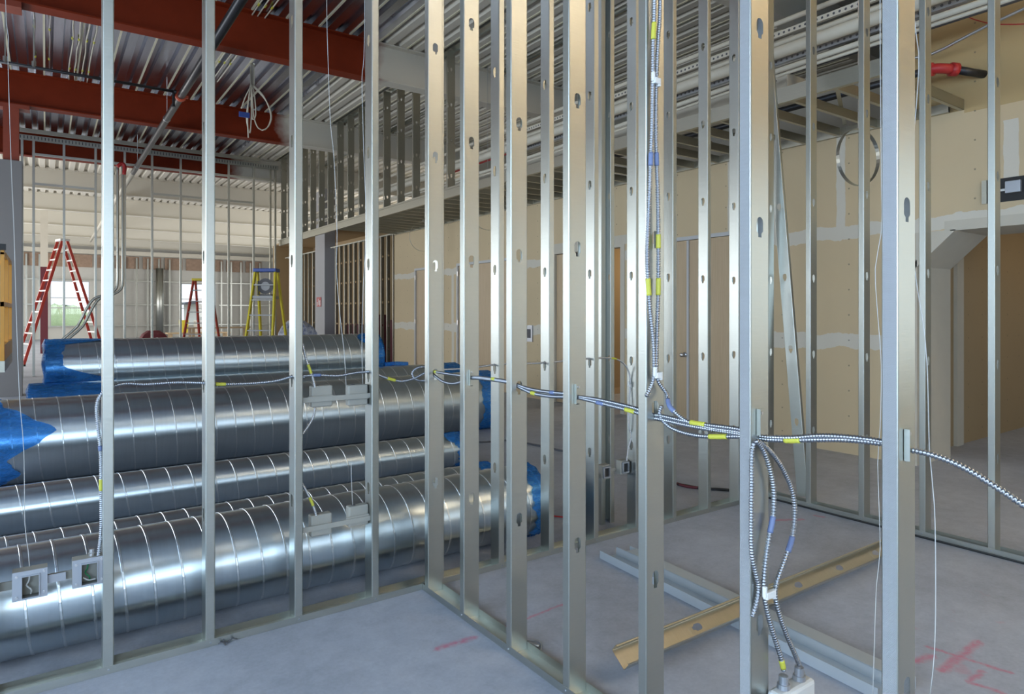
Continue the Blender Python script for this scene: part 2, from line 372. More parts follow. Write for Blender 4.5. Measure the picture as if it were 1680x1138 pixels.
for i, (a, b_, z0, z1) in enumerate(WINS):
    mb = MB(); fr = .05
    for xx in (a, b_ - fr): mb.box(xx, xx + fr, 47.02, 47.12, z0, z1)
    for zz in (z0, z1 - fr, z0 + (z1 - z0) * .62, z0 + (z1 - z0) * .40): mb.box(a + fr, b_ - fr, 47.02, 47.12, zz, zz + fr)
    if i: mb.box(a + 1.0, a + 1.05, 47.02, 47.12, z0, z1)
    w = tag(mb.build('window_%d' % (i + 1), M['trim']), None, kind='structure')
    g = MB(); g.box(a + fr, b_ - fr, 47.06, 47.07, z0 + fr, z1 - fr); g.build('pane', M['glass'], w)

# drywall partition on the right: x = 7.28, with three doors, a cased opening and a deep chamfered opening
XW = 7.28
DOORS = [(13.1, 14.42), (10.25, 12.42), (7.33, 9.07), (5.22, 6.56)]
mb = MB(); DH = 2.62
edges = [15.56, 14.42, 13.1, 12.42, 10.25, 9.07, 7.33, 6.56, 5.22, 3.17]
for i in range(0, 10, 2): mb.box(XW, XW + .14, edges[i + 1], edges[i], 0, DH)
mb.box(XW, XW + .14, 2.73, 15.56, DH, 3.53)
mb.box(XW, XW + .78, .25, 2.73, 2.38, 3.50); mb.box(XW + .14, XW + .78, 2.73, 3.17, 2.38, 3.50); mb.box(XW + .14, XW + .78, 3.17, 3.30, 0, 2.9)
mb.box(XW, XW + .78, -.7, .25, 0, 3.5); mb.box(XW, XW + .78, -6.0, -4.5, 0, 3.5); mb.box(XW, XW + .78, -4.5, -.7, 0, .95); mb.box(XW, XW + .78, -4.5, -.7, 3.35, 3.5)  # opening left between these blocks is added for the glow panel
mb.box(XW, XW + .14, -6.0, 2.73, 3.50, DECK + .05, 1); mb.box(XW, XW + .14, 2.73, 3.36, 3.53, DECK + .05, 1)
mb.box(XW, XW + .14, 2.73, 3.17, 2.38, DH)
tag(mb.build('wall_right', [M['tan'], M['tan_up']]), 'tan taped drywall partition with doors', kind='structure')
mb = MB()                                           # mudded corner chamfer, jamb and header edge
ch = [(3.17, 2.02), (3.17, 2.38), (2.80, 2.38)]
mb.add([(XW + xx, y, z) for xx in (-.004, .78) for y, z in ch], [(0, 1, 2), (5, 4, 3), (0, 2, 5, 3), (0, 3, 4, 1), (1, 4, 5, 2)])
mb.box(XW - .004, XW + .784, 3.155, 3.172, 0, 2.10); mb.box(XW - .004, XW + .784, .26, 2.85, 2.37, 2.383)
mb.box(XW - .006, XW, .26, 2.9, 2.38, 2.47)
tag(mb.build('trim_1', M['mudwhite']), None, kind='structure')
for i, (y0, y1) in enumerate(DOORS):                 # frames and leaves
    if i == 2: continue
    mb = MB(); w = .05
    mb.box(XW - .015, XW + .10, y0, y0 + w, 0, DH); mb.box(XW - .015, XW + .10, y1 - w, y1, 0, DH)
    mb.box(XW - .015, XW + .10, y0 + w, y1 - w, DH - w, DH)
    d = tag(mb.build('door_%d' % (i + 1), M['trim']), None, kind='structure')
    yy0, yy1 = y0 + w + .004, y1 - w - .004
    if i == 3:
        mid = 6.11
        for a, b_ in ((yy0, mid - .012), (mid + .03, yy1)):
            l = MB(); l.box(XW + .02, XW + .065, a, b_, .01, DH - w - .004); l.build('leaf', M['veneer'], d)
        l = MB(); l.box(XW + .005, XW + .065, mid - .008, mid + .026, .01, DH - w - .004); l.build('astragal', M['trim'], d)
        kn = XP(1118, 582, XW - .05)
        l = MB(); l.tube([(XW + .02, kn.y, kn.z), (XW + .012, kn.y, kn.z)], .035, 16)
        l.tube([(XW + .02, kn.y, kn.z), (XW - .03, kn.y, kn.z), (XW - .035, kn.y, kn.z), (XW - .055, kn.y, kn.z), (XW - .065, kn.y, kn.z)], .03, 16, radii=[.012, .012, .026, .030, .018])
        l.build('knob', M['alu'], d, smooth=True)
    else:
        l = MB(); l.box(XW + .02, XW + .065, yy0, yy1, .01, DH - w - .004); l.build('leaf', M['veneer'], d)
        for z in (.3, 1.3, 2.35):
            l = MB(); l.box(XW - .02, XW + .02, yy1 - .01, yy1 + .02, z, z + .1); l.build('hinge', M['alu'], d)
mb = MB(); y0, y1 = DOORS[2]                          # cased opening
mb.box(XW - .012, XW + .15, y0, y0 + .09, 0, DH); mb.box(XW - .012, XW + .15, y1 - .03, y1, 0, DH); mb.box(XW - .012, XW + .15, y0 + .09, y1 - .03, DH - .04, DH)
tag(mb.build('trim_2', M['mudwhite']), None, kind='structure')
mb = MB(); mb.box(XW - .008, XW, 7.2, 9.2, DH, DH + .14); tag(mb.build('trim_3', M['mudwhite']), None, kind='structure')
mb = MB(); mb.box(XW + .03, XW + .075, 8.55, 9.03, .01, 2.57); o = tag(mb.build('door_3', M['veneer']), None, kind='structure')
l = MB(); l.box(XW + .02, XW + .085, 8.50, 8.55, .01, 2.57); l.build('stile', M['darkgrey'], o)
# rooms behind the openings
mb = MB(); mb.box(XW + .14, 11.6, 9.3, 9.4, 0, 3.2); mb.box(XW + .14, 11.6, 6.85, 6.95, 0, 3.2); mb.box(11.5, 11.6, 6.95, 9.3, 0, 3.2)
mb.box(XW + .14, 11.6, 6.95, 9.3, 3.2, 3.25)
mb.box(9.0, 9.1, 15.2, 27, 0, 4.2); mb.box(XW + .14, 9.1, 15.1, 15.2, 0, 4.2); mb.box(XW + .14, 9.1, 15.1, 27, 4.2, 4.25); mb.box(XW + .14, 9.1, 27, 27.1, 0, 4.2)  # backdrop bay added to darken the gaps between the bare studs
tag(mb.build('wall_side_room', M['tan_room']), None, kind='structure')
mb = MB(); mb.box(8.8, 11.5, 9.285, 9.30, 0, .12); mb.box(11.485, 11.5, 6.95, 9.285, 0, .12); tag(mb.build('baseboard_side_room', M['wood']), None, kind='structure')
area('recess_room_fill', (10.6, 1.6, 3.3), (0, 0, 0), 1.0, 1.0, 15, WARM)  # added warm fill that brightens the room behind the chamfered opening
area('side_room_light', (9.6, 8.1, 3.15), (0, 0, 0), 1.0, 1.0, 28, WARM)
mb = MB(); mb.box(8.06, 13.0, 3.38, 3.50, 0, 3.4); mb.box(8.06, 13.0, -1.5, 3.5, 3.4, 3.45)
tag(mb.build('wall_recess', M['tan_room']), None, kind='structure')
mb = MB(); mb.box(8.72, 8.90, 3.34, 3.38, 0, 3.3); tag(mb.build('trim_4', M['mudwhite']), None, kind='structure')

# outdoors beyond the far windows
mb = MB(); mb.box(-40, 60, 47.4, 130, -.4, -.3); tag(mb.build('ground', M['ground']), None, kind='structure')
def blob(name, cx, cy, cz, r, mat, label, cat, group=None, n=14):
    mb = MB(); vs = []; fs = []; rings = 9
    for i in range(rings + 1):
        th = PI * i / rings
        for k in range(n):
            ph = 2 * PI * k / n; rr = r * (1 + .22 * math.sin(3 * ph + cx) * math.sin(2 * th) + random.uniform(-.12, .12))
            vs.append((rr * 1.3 * math.sin(th) * math.cos(ph), rr * math.sin(th) * math.sin(ph), rr * math.cos(th)))
    for i in range(rings):
        for k in range(n): fs.append((i * n + k, i * n + (k + 1) % n, (i + 1) * n + (k + 1) % n, (i + 1) * n + k))
    mb.add(vs, fs); o = mb.build(name, mat, smooth=True, loc=(cx, cy, cz)); return tag(o, label, cat, group)
tr = [('leftmost', -3.6, 74, 1.4, 3.0), ('middle', 1.5, 90, 1.2, 3.3), ('rightmost', 7.5, 76, .9, 2.8)]
for w_, x, y, z, r in tr:
    z, r = .2, r * .62
    o = blob('tree', x, y, z, r, M['leaf'], 'hazy green tree beyond the left far window, %s of the three crowns' % w_, 'tree', 'trees outside the far windows')
    l = MB(); l.tube([(0, 0, -z - .35), (0, 0, -r * .5)], .2, 8); l.build('trunk', M['wood'], o)
t = empty('neighbouring_building', (14.5, 62, -.3), 'pale building with a sloping canopy seen through the right far window', 'building')
mb = MB(); mb.box(-4, 8, 0, 6, 0, 2.6); mb.build('wall', M['sheath'], t)
mb = MB(); mb.add([(-5, -1.2, 2.5), (9, -1.2, 3.9), (9, 6.2, 3.9), (-5, 6.2, 2.5), (-5, -1.2, 2.7), (9, -1.2, 4.1), (9, 6.2, 4.1), (-5, 6.2, 2.7)],
                  [(0, 1, 2, 3), (4, 7, 6, 5), (0, 4, 5, 1), (1, 5, 6, 2), (2, 6, 7, 3), (3, 7, 4, 0)]); mb.build('roof', M['darkgrey'], t)

# ------------------------------------------------------------------ roof beams, columns
ORD = ['first', 'second', 'third', 'fourth', 'fifth', 'sixth', 'seventh', 'eighth', 'ninth', 'tenth', 'eleventh', 'twelfth', 'thirteenth', 'fourteenth',
       'fifteenth', 'sixteenth', 'seventeenth', 'eighteenth', 'nineteenth', 'twentieth', 'twenty-first', 'twenty-second', 'twenty-third', 'twenty-fourth',
       'twenty-fifth', 'twenty-sixth', 'twenty-seventh', 'twenty-eighth', 'twenty-ninth', 'thirtieth', 'thirty-first', 'thirty-second', 'thirty-third',
       'thirty-fourth', 'thirty-fifth', 'thirty-sixth', 'thirty-seventh', 'thirty-eighth', 'thirty-ninth', 'fortieth']
BE = [(5.2, 'cream sprayed roof beam at the top right, above the soffit pipes'),
      (10.47, 'nearest red primed roof beam across the upper left, cream at its right end'),
      (15.6, 'second red roof beam from the camera, crossed by the sprinkler pipe'),
      (20.45, 'third red roof beam, behind the slotted track of the tall frame'),
      (25.6, 'nearest of the all cream beams in the far bay'), (30.8, 'second of the all cream beams in the far bay'),
      (35.9, 'third of the all cream beams in the far bay'), (41.0, 'fourth of the all cream beams in the far bay'),
      (46.2, 'last cream beam, hard against the far window wall')]
for y, lab in BE:
    mb = MB(); b0 = 5.46; D2 = DECK - .002
    mb.box(-5, 13, y - .125, y + .125, b0, b0 + .022); mb.box(-5, 13, y - .125, y + .125, D2 - .022, D2)
    mb.box(-5, 13, y - .007, y + .007, b0 + .022, D2 - .022)
    o = tag(mb.build('roof_beam', M['beam']), lab, 'beam', 'roof beams')
    if y in (10.47, 15.6):
        l = MB(); l.box(-1.1, -.25, y - .135, y + .135, b0 - .075, b0 - .001); l.build('splice_plate', M['primer'], o)
def column(name, x, y, label, boxed):
    t = empty(name, (x, y, 0), label, 'column')
    mb = MB(); h = 5.46
    mb.box(-.12, .12, -.12, -.105, 0, h); mb.box(-.12, .12, .105, .12, 0, h); mb.box(-.008, .008, -.105, .105, 0, h); mb.build('steel_section', M['primer'], t)
    if boxed:
        mb = MB(); mb.box(-.17, .17, -.17, .17, 0, 4.4); mb.build('boxing', M['boxing'], t, bevel=.004)
    return t
column('steel_column', -.53, 15.6, 'grey boxed column at the left edge with red steel above it', True)
o = column('steel_column', -0.05, 31.0, 'dark red bare steel column behind the red ladder', False)
l = bpy.data.objects['steel_section.001']; l.data.materials[0] = M['maroon']; l.scale.z = 3.3 / 5.46
mb = MB(); mb.box(-.12, .12, -.12, -.105, 3.3, 5.45); mb.box(-.12, .12, .105, .12, 3.3, 5.45); mb.box(-.008, .008, -.105, .105, 3.3, 5.45); l = mb.build('upper_section', M['cream'], o); l['label'] = 'cream sprayed upper length'

# ------------------------------------------------------------------ cold-formed framing
def csection(L, depth=.092, fl=.041, lip=.009, holes=(), knurl=False, swap=False):
    """C stud: web in the plane p=0 (width along q), flanges towards +p. swap exchanges the axes. Returns an MB."""
    mb = MB(); r = .0035
    def pt(p, q, z): return (q, p, z) if swap else (p, q, z)
    def quad(p0, q0, p1, q1, mi=0):
        mb.add([pt(p0, q0, 0), pt(p1, q1, 0), pt(p1, q1, L), pt(p0, q0, L)], [(0, 1, 2, 3)], mi)
    for s, q0 in ((1, 0.0), (-1, depth)):
        quad(0, q0 + s * r, r * .3, q0 + s * r * .3); quad(r * .3, q0 + s * r * .3, r, q0); quad(r, q0, fl - r, q0, 1 if knurl else 0)
        quad(fl - r, q0, fl, q0 + s * r); quad(fl, q0 + s * r, fl, q0 + s * lip)
    cuts = []; w0, w1 = r, depth - r; cen = depth / 2
    for h in holes:
        if .1 < h < L - .1: cuts.append(h)
    z = 0.0
    def webq(a, b_):
        # web with two shallow stiffening grooves
        cols = [(w0, 0), (w1, 0)]
        for (qa, pa), (qb, pb) in zip(cols[:-1], cols[1:]):
            mb.add([pt(pa, qa, a), pt(pb, qb, a), pt(pb, qb, b_), pt(pa, qa, b_)], [(0, 1, 2, 3)])
    for h in cuts:
        a, b_ = h - .06, h + .06; webq(z, a); z = b_
        hw, hh = .0165, .030                         # round-topped knockout with a narrow tail
        hp = [(hw, -hh * .62), (hw, hh * .3)] + [(hw * math.cos(t), hh * .3 + hw * math.sin(t)) for t in (PI / 6, PI / 3, PI / 2, 2 * PI / 3, 5 * PI / 6)] + \
             [(-hw, hh * .3), (-hw, -hh * .62), (-hw * .5, -hh * .85), (-hw * .5, -hh * 1.25), (hw * .5, -hh * 1.25), (hw * .5, -hh * .85)]
        # outer rectangle points matched by direction
        op = []
        for x_, y_ in hp:
            s_ = min((cen - w0) / max(abs(x_), 1e-6), .06 / max(abs(y_), 1e-6)); op.append((x_ * s_, y_ * s_))
        n = len(hp)
        vs = [pt(0, cen + x_, h + y_) for x_, y_ in hp] + [pt(0, cen + x_, h + y_) for x_, y_ in op]
        mb.add(vs, [(i, (i + 1) % n, n + (i + 1) % n, n + i) for i in range(n)])
        W = cen - w0
        for sx, sy in ((1, 1), (-1, 1), (-1, -1), (1, -1)):   # fill the rectangle's corners
            cand = sorted(range(n), key=lambda i: (op[i][0] - sx * W) ** 2 + (op[i][1] - sy * .06) ** 2)
            side = [i for i in cand if abs(abs(op[i][0]) - W) < 1e-6 and op[i][0] * sx > 0 and op[i][1] * sy > -1e-9 * 0 - .001]
            top = [i for i in cand if abs(abs(op[i][1]) - .06) < 1e-6 and op[i][1] * sy > 0 and (op[i][0] * sx > -1e-9)]
            if side and top:
                a2, b2 = op[side[0]], op[top[0]]
                mb.add([pt(0, cen + a2[0], h + a2[1]), pt(0, cen + sx * W, h + sy * .06), pt(0, cen + b2[0], h + b2[1])], [(0, 1, 2)])
    webq(z, L)
    return mb
_cache = {}
HOLES = tuple(.615 + .61 * k for k in range(9))
def stud(x, y, z0, L, mode, label, group, mat='galv', knurl=False, depth=.092, name='metal_stud', holes=HOLES, fl=.041):
    key = (round(L, 3), mode, mat, knurl, depth, bool(holes), fl)
    if key not in _cache:
        _cache[key] = csection(L, depth, fl, holes=holes, knurl=knurl, swap=(mode == 'Y')).mesh(name, [M[mat], M['knurl']])
    o = bpy.data.objects.new(name, _cache[key]); C.objects.link(o); o.location = (x, y, z0)
    md = o.modifiers.new('thickness', 'SOLIDIFY'); md.thickness = .0011; md.offset = 0
    return tag(o, label, 'stud', group)
def chan(mb, a, b, width, lip, axis, cross0, z, up=True, t=.0016, mi=0):
    """U channel along an axis from a to b; cross0 = low edge of its width"""
    s = 1 if up else -1; c1 = cross0 + width
    def bx(p0, p1, z0, z1):
        z0, z1 = min(z0, z1), max(z0, z1)
        if axis == 'x': mb.box(a, b, p0, p1, z0, z1, mi)
        else: mb.box(p0, p1, a, b, z0, z1, mi)
    bx(cross0, c1, z, z + s * t); bx(cross0, cross0 + t, z + s * t, z + s * lip); bx(c1 - t, c1, z + s * t, z + s * lip)
def track(a, b, axis, cross0, z, label, up=True, width=.095, lip=.034, mat='galv', name='floor_track', group=None, screws=()):
    mb = MB(); chan(mb, a, b, width, lip, axis, cross0, z, up)
    o = tag(mb.build(name, M[mat]), label, 'track', group)
    for s_ in screws:
        l = MB(); p = (s_, cross0 - .003, z + .018) if axis == 'x' else (cross0 - .003, s_, z + .018)
        q = (s_, cross0 + .001, z + .018) if axis == 'x' else (cross0 + .001, s_, z + .018)
        l.tube([p, q], .0042, 8); l.build('screw', M['boxfront'], o)
    return o

TOP = DECK - .012
Y1, X2, X3 = 3.36, 1.745, 5.00
p1r = [-.163, .243, .653, 1.067, 1.481, 1.886, 2.309, 2.70, 3.09, 3.49, 3.88, 4.28, 4.67]
p1x = [x - .041 for x in p1r]
p1lab = ['stud at the far left edge of the duct partition, left of the metal boxes',
         'stud just right of the two open metal boxes, in front of the ducts', 'second full stud from the left, standing before the ducts',
         'stud left of the grey covered boxes, in front of the ducts', 'stud right of the grey covered boxes, last before the corner',
         'corner stud where the duct partition meets the near partition', 'first stud right of the corner in the back partition',
         'second stud right of the corner in the back partition, by the blue wrapped duct end', 'third stud right of the corner, left of the small twin boxes',
         'fourth stud right of the corner, behind the small twin boxes', 'stud of the back partition just right of the vertical twin cables',
         'stud of the back partition in front of the double doors', 'last stud of the back partition, beside the knurled near stud']
G1 = 'studs of the long partition before the ducts'
for x, lab in zip(p1x, p1lab): stud(x, Y1 + .0015, .002, TOP - .004, 'X', lab, G1)
track(-1.3, 4.995, 'x', Y1 - .001, .0005, 'long floor track of the partition standing in front of the ducts', screws=[x - .02 for x in p1r[:5]] + [x - .02 for x in p1r[6:]])
track(-1.3, 4.995, 'x', Y1 - .001, TOP, 'head track of the duct partition under the roof deck', up=False, name='head_track')
p2y = [XP(px, 600, X2).y for px in (702, 760.6, 838, 933, 1060, 1231, 1473)] + [.39]
p2lab = ['first stud of the near partition, at the corner by the cable loop', 'second stud of the near partition, with the first cable guard plate',
         'third stud of the near partition, above the small wire scrap', 'fourth stud of the near partition, left of the small twin boxes behind',
         'near stud carrying the vertical pair of armoured cables', 'near knurled stud with two armoured cables hanging to the floor box',
         'brightest nearest stud at right with the knurled face and yellow cable bushing', 'stud of the near partition just outside the right edge']
G2 = 'studs of the near partition running past the camera'
for i, (y, lab) in enumerate(zip(p2y, p2lab)): stud(X2 + .0015, y, .002, TOP - .004, 'Y', lab, G2, knurl=(i in (5, 6)))
track(-.6, Y1 - .003, 'y', X2 - .001, .0005, 'floor track of the near partition running from the corner to the lower edge', screws=[y + .02 for y in p2y[1:5]])
track(-.6, Y1 - .003, 'y', X2 - .001, TOP, 'head track of the near partition', up=False, name='head_track')
p3y = [XP(px, 600, X3).y for px in (1329.5, 1417, 1517.8, 1632)]; p3y = [3.345] + p3y + [p3y[-1] - .415]
p3lab = ['corner stud at the left end of the right partition', 'right partition stud beside the leaning stud', 'right partition stud in front of the mudded wall joint',
         'right partition stud just right of the nearest bright stud', 'right partition stud before the chamfered opening', 'right partition stud beyond the right edge']
for y, lab in zip(p3y, p3lab): stud(X3 + .0015, y, .012, TOP - .014, 'Y', lab, 'studs of the right partition')
track(.3, 3.44, 'y', X3 - .001, .010, 'floor track of the right partition on a black sealant strip', screws=[y + .02 for y in p3y[1:5]])
track(.3, 3.44, 'y', X3 - .001, TOP, 'head track of the right partition', up=False, name='head_track')
mb = MB(); mb.box(X3 - .02, X3 + .11, .3, 3.44, 0, .009)
tag(mb.build('sealant_strip', M['black']), 'black foam sealant strip under the right partition track', 'strip')
# boxed post of two studs just behind the partition
pp = ZP(993, 862); 
stud(pp.x - .02, pp.y + .02, .001, TOP - .002, 'X', 'left half of the twin stud post behind the small twin boxes', 'twin stud post')
o = stud(pp.x + .112, pp.y + .02, .001, TOP - .002, 'X', 'right half of the twin stud post behind the small twin boxes', 'twin stud post'); o.scale.x = -1

# leaning stud
def placed(mb, name, mats, a, b, face, label=None, cat='stud', group=None, parent=None):
    """orient a z-running section along a->b with its -p side (web) turned towards face"""
    a = Vector(a); b = Vector(b); z = (b - a).normalized(); f = Vector(face); f = (f - z * f.dot(z)).normalized()
    x = -f; y = z.cross(x)
    o = mb.build(name, mats, parent, solid=.0011); mt = Matrix((x, y, z)).transposed().to_4x4(); mt.translation = a
    o.matrix_world = mt
    if label: tag(o, label, cat, group)
    return o
a = Vector((5.135, 3.06, .05)); b_ = XP(1268, 110, 5.17)
placed(csection((b_ - a).length + 1.2, holes=HOLES), 'leaning_stud', [M['galv'], M['galv']], a, a + (b_ - a), (-1, -.12, 0), 'single stud leaning at a slant behind the right partition corner')
# loose members on the slab
a = ZP(984, 916); b_ = ZP(1440, 1150); d = (b_ - a).normalized(); nrm = Vector((-d.y, d.x, 0))
if nrm.dot(a) < 0: nrm = -nrm
L = (b_ - a).length
def loose(off, z, w, lip, mat, label, turn=0.0, start=0.0):
    mb = MB(); chan(mb, 0, L, w, lip, 'x', 0, 0, True)
    o = mb.build('loose_track', M[mat]); p = a + nrm * off + d * start
    y = nrm * math.cos(turn) + Vector((0, 0, 1)) * math.sin(turn); zz = d.cross(y)
    if zz.z < 0 and turn == 0: zz = -zz
    mt = Matrix((d, y, zz)).transposed().to_4x4(); mt.translation = (p.x, p.y, z); o.matrix_world = mt
    return tag(o, label, 'track', 'loose members on the slab')
loose(0.0, .002, .135, .050, 'galv_light', 'loose floor track lying open side up, nearer of the pair')
loose(0.138, .002, .085, .050, 'galv_light', 'second loose track lying tight behind the first on the slab', start=.03)
mb = MB(); mb.box(0, L - .1, 0, .088, 0, .0016)
o = tag(mb.build('loose_flat_strap', M['galv_light']), 'pale flat strap lying on top of the loose pair of tracks', 'strap')
p = a + nrm * .137 + d * .10; mt = Matrix((d, nrm, d.cross(nrm))).transposed().to_4x4(); mt.translation = (p.x, p.y, .0530); o.matrix_world = mt
a2 = ZP(1004, 1110); b2 = ZP(1454, 914); a2.z = .012; b2.z = .012
a2 += Vector((0, 0, .105)); b2 += Vector((0, 0, .10))
placed(csection((b2 - a2).length, holes=[.1 + .42 * k for k in range(1, 9)], knurl=True), 'loose_stud', [M['yellow_tint'], M['galv']], a2, b2, (.5, .75, -1.0),
       'loose yellowish stud lying across the pair of tracks on the slab', group='loose members on the slab')

# ---- soffit along x 5.64 .. 7.28 and the tall stud wall above it
XS = 5.64; SZ = 3.53
track(2.73, 20.0, 'y', XS - .002, SZ, 'long front rail of the soffit frame above the corridor', up=True, width=.05, lip=.14, name='soffit_rail', mat='galv_warm')
track(2.85, 15.5, 'y', XW - .045, SZ + .001, 'rear rail of the soffit frame fixed along the drywall top', up=True, width=.04, lip=.092, name='soffit_rail', mat='galv_warm')
mb = MB(); mb.box(XS + .05, XW - .002, 2.73, 2.732, SZ, SZ + .1); mb.box(XS + .05, XW - .002, 2.73, 2.77, SZ, SZ + .002); mb.box(XS + .05, XW - .002, 2.73, 2.77, SZ + .098, SZ + .1)
tag(mb.build('soffit_end_channel', M['galv_warm']), 'end channel of the soffit meeting the drywall at a white patch', 'channel')
nj = 31
jm = MB(); jm.box(0, XW - XS - .10, 0, .0016, 0, .09); jm.box(0, XW - XS - .10, .0016, .038, 0, .0016); jm.box(0, XW - XS - .10, .0016, .038, .0884, .09)
jmesh = jm.mesh('soffit_joist', [M['galv_warm']])
for k in range(nj):
    o = bpy.data.objects.new('soffit_joist', jmesh); C.objects.link(o); o.location = (XS + .052, 3.12 + k * .406, SZ + .003)
    tag(o, 'cross joist of the soffit frame, %s from its end near the camera' % ORD[k], 'joist', 'soffit cross joists')
diag = MB()
for k in range(0):
    pass
# diagonal braces lying in the near soffit bays
for k, (ya, yb) in enumerate(((3.16, 3.50), (3.98, 4.32), (4.80, 5.10), (5.60, 5.92))):
    mb = MB(); mb.bar((XS + .10, ya, SZ + .10), (XW - .10, yb + .35, SZ + .10), .035, .012)
    tag(mb.build('soffit_brace', M['galv_warm']), 'flat brace lying askew on the soffit joists, %s from the near end' % ORD[k], 'brace', 'soffit braces')
HT = tuple(.25 + .61 * k for k in range(5))
ups = [9.94 + .654 * k for k in range(16)]
for k, y in enumerate(ups):
    near_beam = any(q - .20 < y < q + .15 for q in (10.47, 15.6))
    stud(XS, y, SZ + .146, (1.77 if near_beam else DECK - SZ - .165), 'Y', 'stud of the high wall over the soffit, %s from its open near end' % ORD[k], 'studs of the high wall over the soffit', mat='galv_warm', holes=HT, depth=.152)
track(2.6, 20.2, 'y', XS - .001, DECK - .003, 'head track of the high wall, tight under the roof deck', up=False, width=.155, name='head_track', mat='galv')
track(9.4, 20.1, 'y', XS - .008, SZ + .142, 'bottom track of the high wall standing on the soffit rail', width=.166, name='base_track', mat='galv_warm')
# run at deck level above the drywall partition
track(3.4, 20.2, 'y', 6.95, DECK - .012, 'head track left ready above the drywall partition', up=False, name='head_track', mat='galv')
# ---- tall stud walls in line with the drywall
g = 'studs of the bare wall beyond the drywall'
for k in range(12): stud(XW, 15.64 + .375 * k, .003, 3.58, 'Y', 'bare wall stud, %s from the end of the tan drywall' % ORD[k], g, mat='galv_warm')
track(15.6, 20.2, 'y', XW - .001, .001, 'floor track of the bare stud wall beyond the drywall')
track(15.6, 20.2, 'y', XW - .001, 3.60, 'head track of the bare stud wall beyond the drywall', up=False, name='head_track')
mb = MB(); mb.box(XW - .1, XW + .25, 20.45, 21.35, 0, 5.45); tag(mb.build('wall_pier', M['grey']), 'grey pier between two runs of bare studs', kind='structure')
for k in range(8): stud(XW, 21.5 + .42 * k, .003, 3.58, 'Y', 'far bare stud beyond the grey pier, %s from the pier' % ORD[k], 'far studs beyond the grey pier', mat='galv_warm')
track(21.4, 25.0, 'y', XW - .001, 3.60, 'head track over the far bare studs beyond the grey pier', up=False, name='head_track')
mb = MB(); mb.box(XW - .12, XW - .105, 20.75, 21.15, 1.75, 2.05)
o = tag(mb.build('fire_sign', M['red']), 'small red and white sign on the grey pier', 'sign')
l = MB(); l.box(XW - .123, XW - .1201, 20.79, 20.87, 1.78, 1.95); l.box(XW - .123, XW - .1201, 20.95, 21.0, 1.80, 2.0); l.box(XW - .123, XW - .1201, 21.06, 21.11, 1.78, 1.9); l.build('symbol', M['white'], o)
for k, (y, h) in enumerate(((16.6, 1.35), (18.2, 1.5), (19.6, 1.2))):
    mb = MB(); mb.box(XW + .5, XW + .75, y - .55, y + .55, 0, h)
    tag(mb.build('board_stack', M['maroon']), 'dark maroon board stack behind the bare studs, %s from the drywall' % ORD[k], 'boards', 'maroon board stacks')

# ---- tall frame across the hall at y 19.9
fx = [-.494, -.268, .346, 1.014, 1.658, 2.289, 2.976, 3.695, 4.204, 4.88]
FY = 19.9
for k, x in enumerate(fx):
    stud(x, FY, .003, 5.86, 'X', 'slim stud of the tall open frame across the hall, %s from the left' % ORD[k], 'studs of the tall open frame', mat='galv', depth=.062, holes=(), fl=.052)
for x, n_ in ((5.36, 'left'), (5.5, 'right')): stud(x, FY, .003, 5.86, 'X', 'tall corner post stud at the frame end, %s of the two' % n_, 'corner posts of the tall frame', mat='galv_warm', depth=.092)
mb = MB(); chan(mb, -.75, 5.6, .066, .12, 'x', FY - .002, 5.87, False)
for k in range(90): mb.box(-.72 + k * .07, -.70 + k * .07, FY - .004, FY - .002, 5.78, 5.85, 1)
tag(mb.build('slotted_track', [M['galv'], M['darkgrey']]), 'slotted deep leg track heading the tall open frame', 'track')
mb = MB(); mb.box(-.75, 5.0, FY - .35, FY - .28, 5.86, 5.95); tag(mb.build('deck_angle', M['galv_warm']), 'grey channel hung just before the slotted track', 'channel')
for nme, a_, b_, z_, lab in (('header_track', -.27, 5.45, 5.40, 'upper header track of the tall open frame'), ('header_track', -.27, 1.05, 4.68, 'lower header track in the left bays of the tall frame'),
                             ('header_track', 2.33, 4.92, 4.70, 'lower header track in the right bays of the tall frame')):
    track(a_, b_, 'x', FY - .006, z_, lab, name=nme, width=.072, lip=.05, up=True)

# ---- framing of the far window wall
k = 0
for i in range(30):
    x = -4.0 + .61 * i
    if any(a_ - .1 < x < b_ + .1 for a_, b_, _, _ in WINS): continue
    if x > 12.6: break
    stud(x, 46.7, .003, 4.9, 'X', 'stud of the far window wall, %s from its left end' % ORD[k], 'studs of the far window wall', holes=(), depth=.1, fl=.09); k += 1
for j, (z_, lab) in enumerate(((3.45, 'highest bridging channel on the far window wall'), (2.0, 'middle bridging channel on the far window wall'), (.72, 'sill level channel on the far window wall'))):
    if z_ == 2.0: segs = [(-4, .1), (2.25, 6.9), (9.3, 12.5)]
    else: segs = [(-4, 12.5)]
    mb = MB()
    for a_, b_ in segs: mb.box(a_, b_, 46.62, 46.68, z_, z_ + .06)
    tag(mb.build('bridging_channel', M['galv']), lab, 'channel', 'bridging channels of the far wall')
for i in range(13):
    x = -3.6 + 1.22 * i
    mb = MB(); mb.box(x, x + 1.0, 46.85, 46.98, 4.25, 5.0)
    tag(mb.build('insulation_batt', M['insul']), 'pinkish insulation batt at the top of the far wall, %s from the left' % ORD[i], 'insulation', 'insulation batts on the far wall')
mb = MB(); mb.tube([(5.8, 46.4, 0), (5.8, 46.4, 4.3)], .22, 16); tag(mb.build('round_column', M['galv'], smooth=True), 'bright round metal column by the far wall', 'column')
mb = MB(); mb.box(-4.8, 12.8, 46.0, 46.25, 5.0, 5.25); tag(mb.build('far_header', M['cream']), 'long cream header along the top of the far wall', 'header')

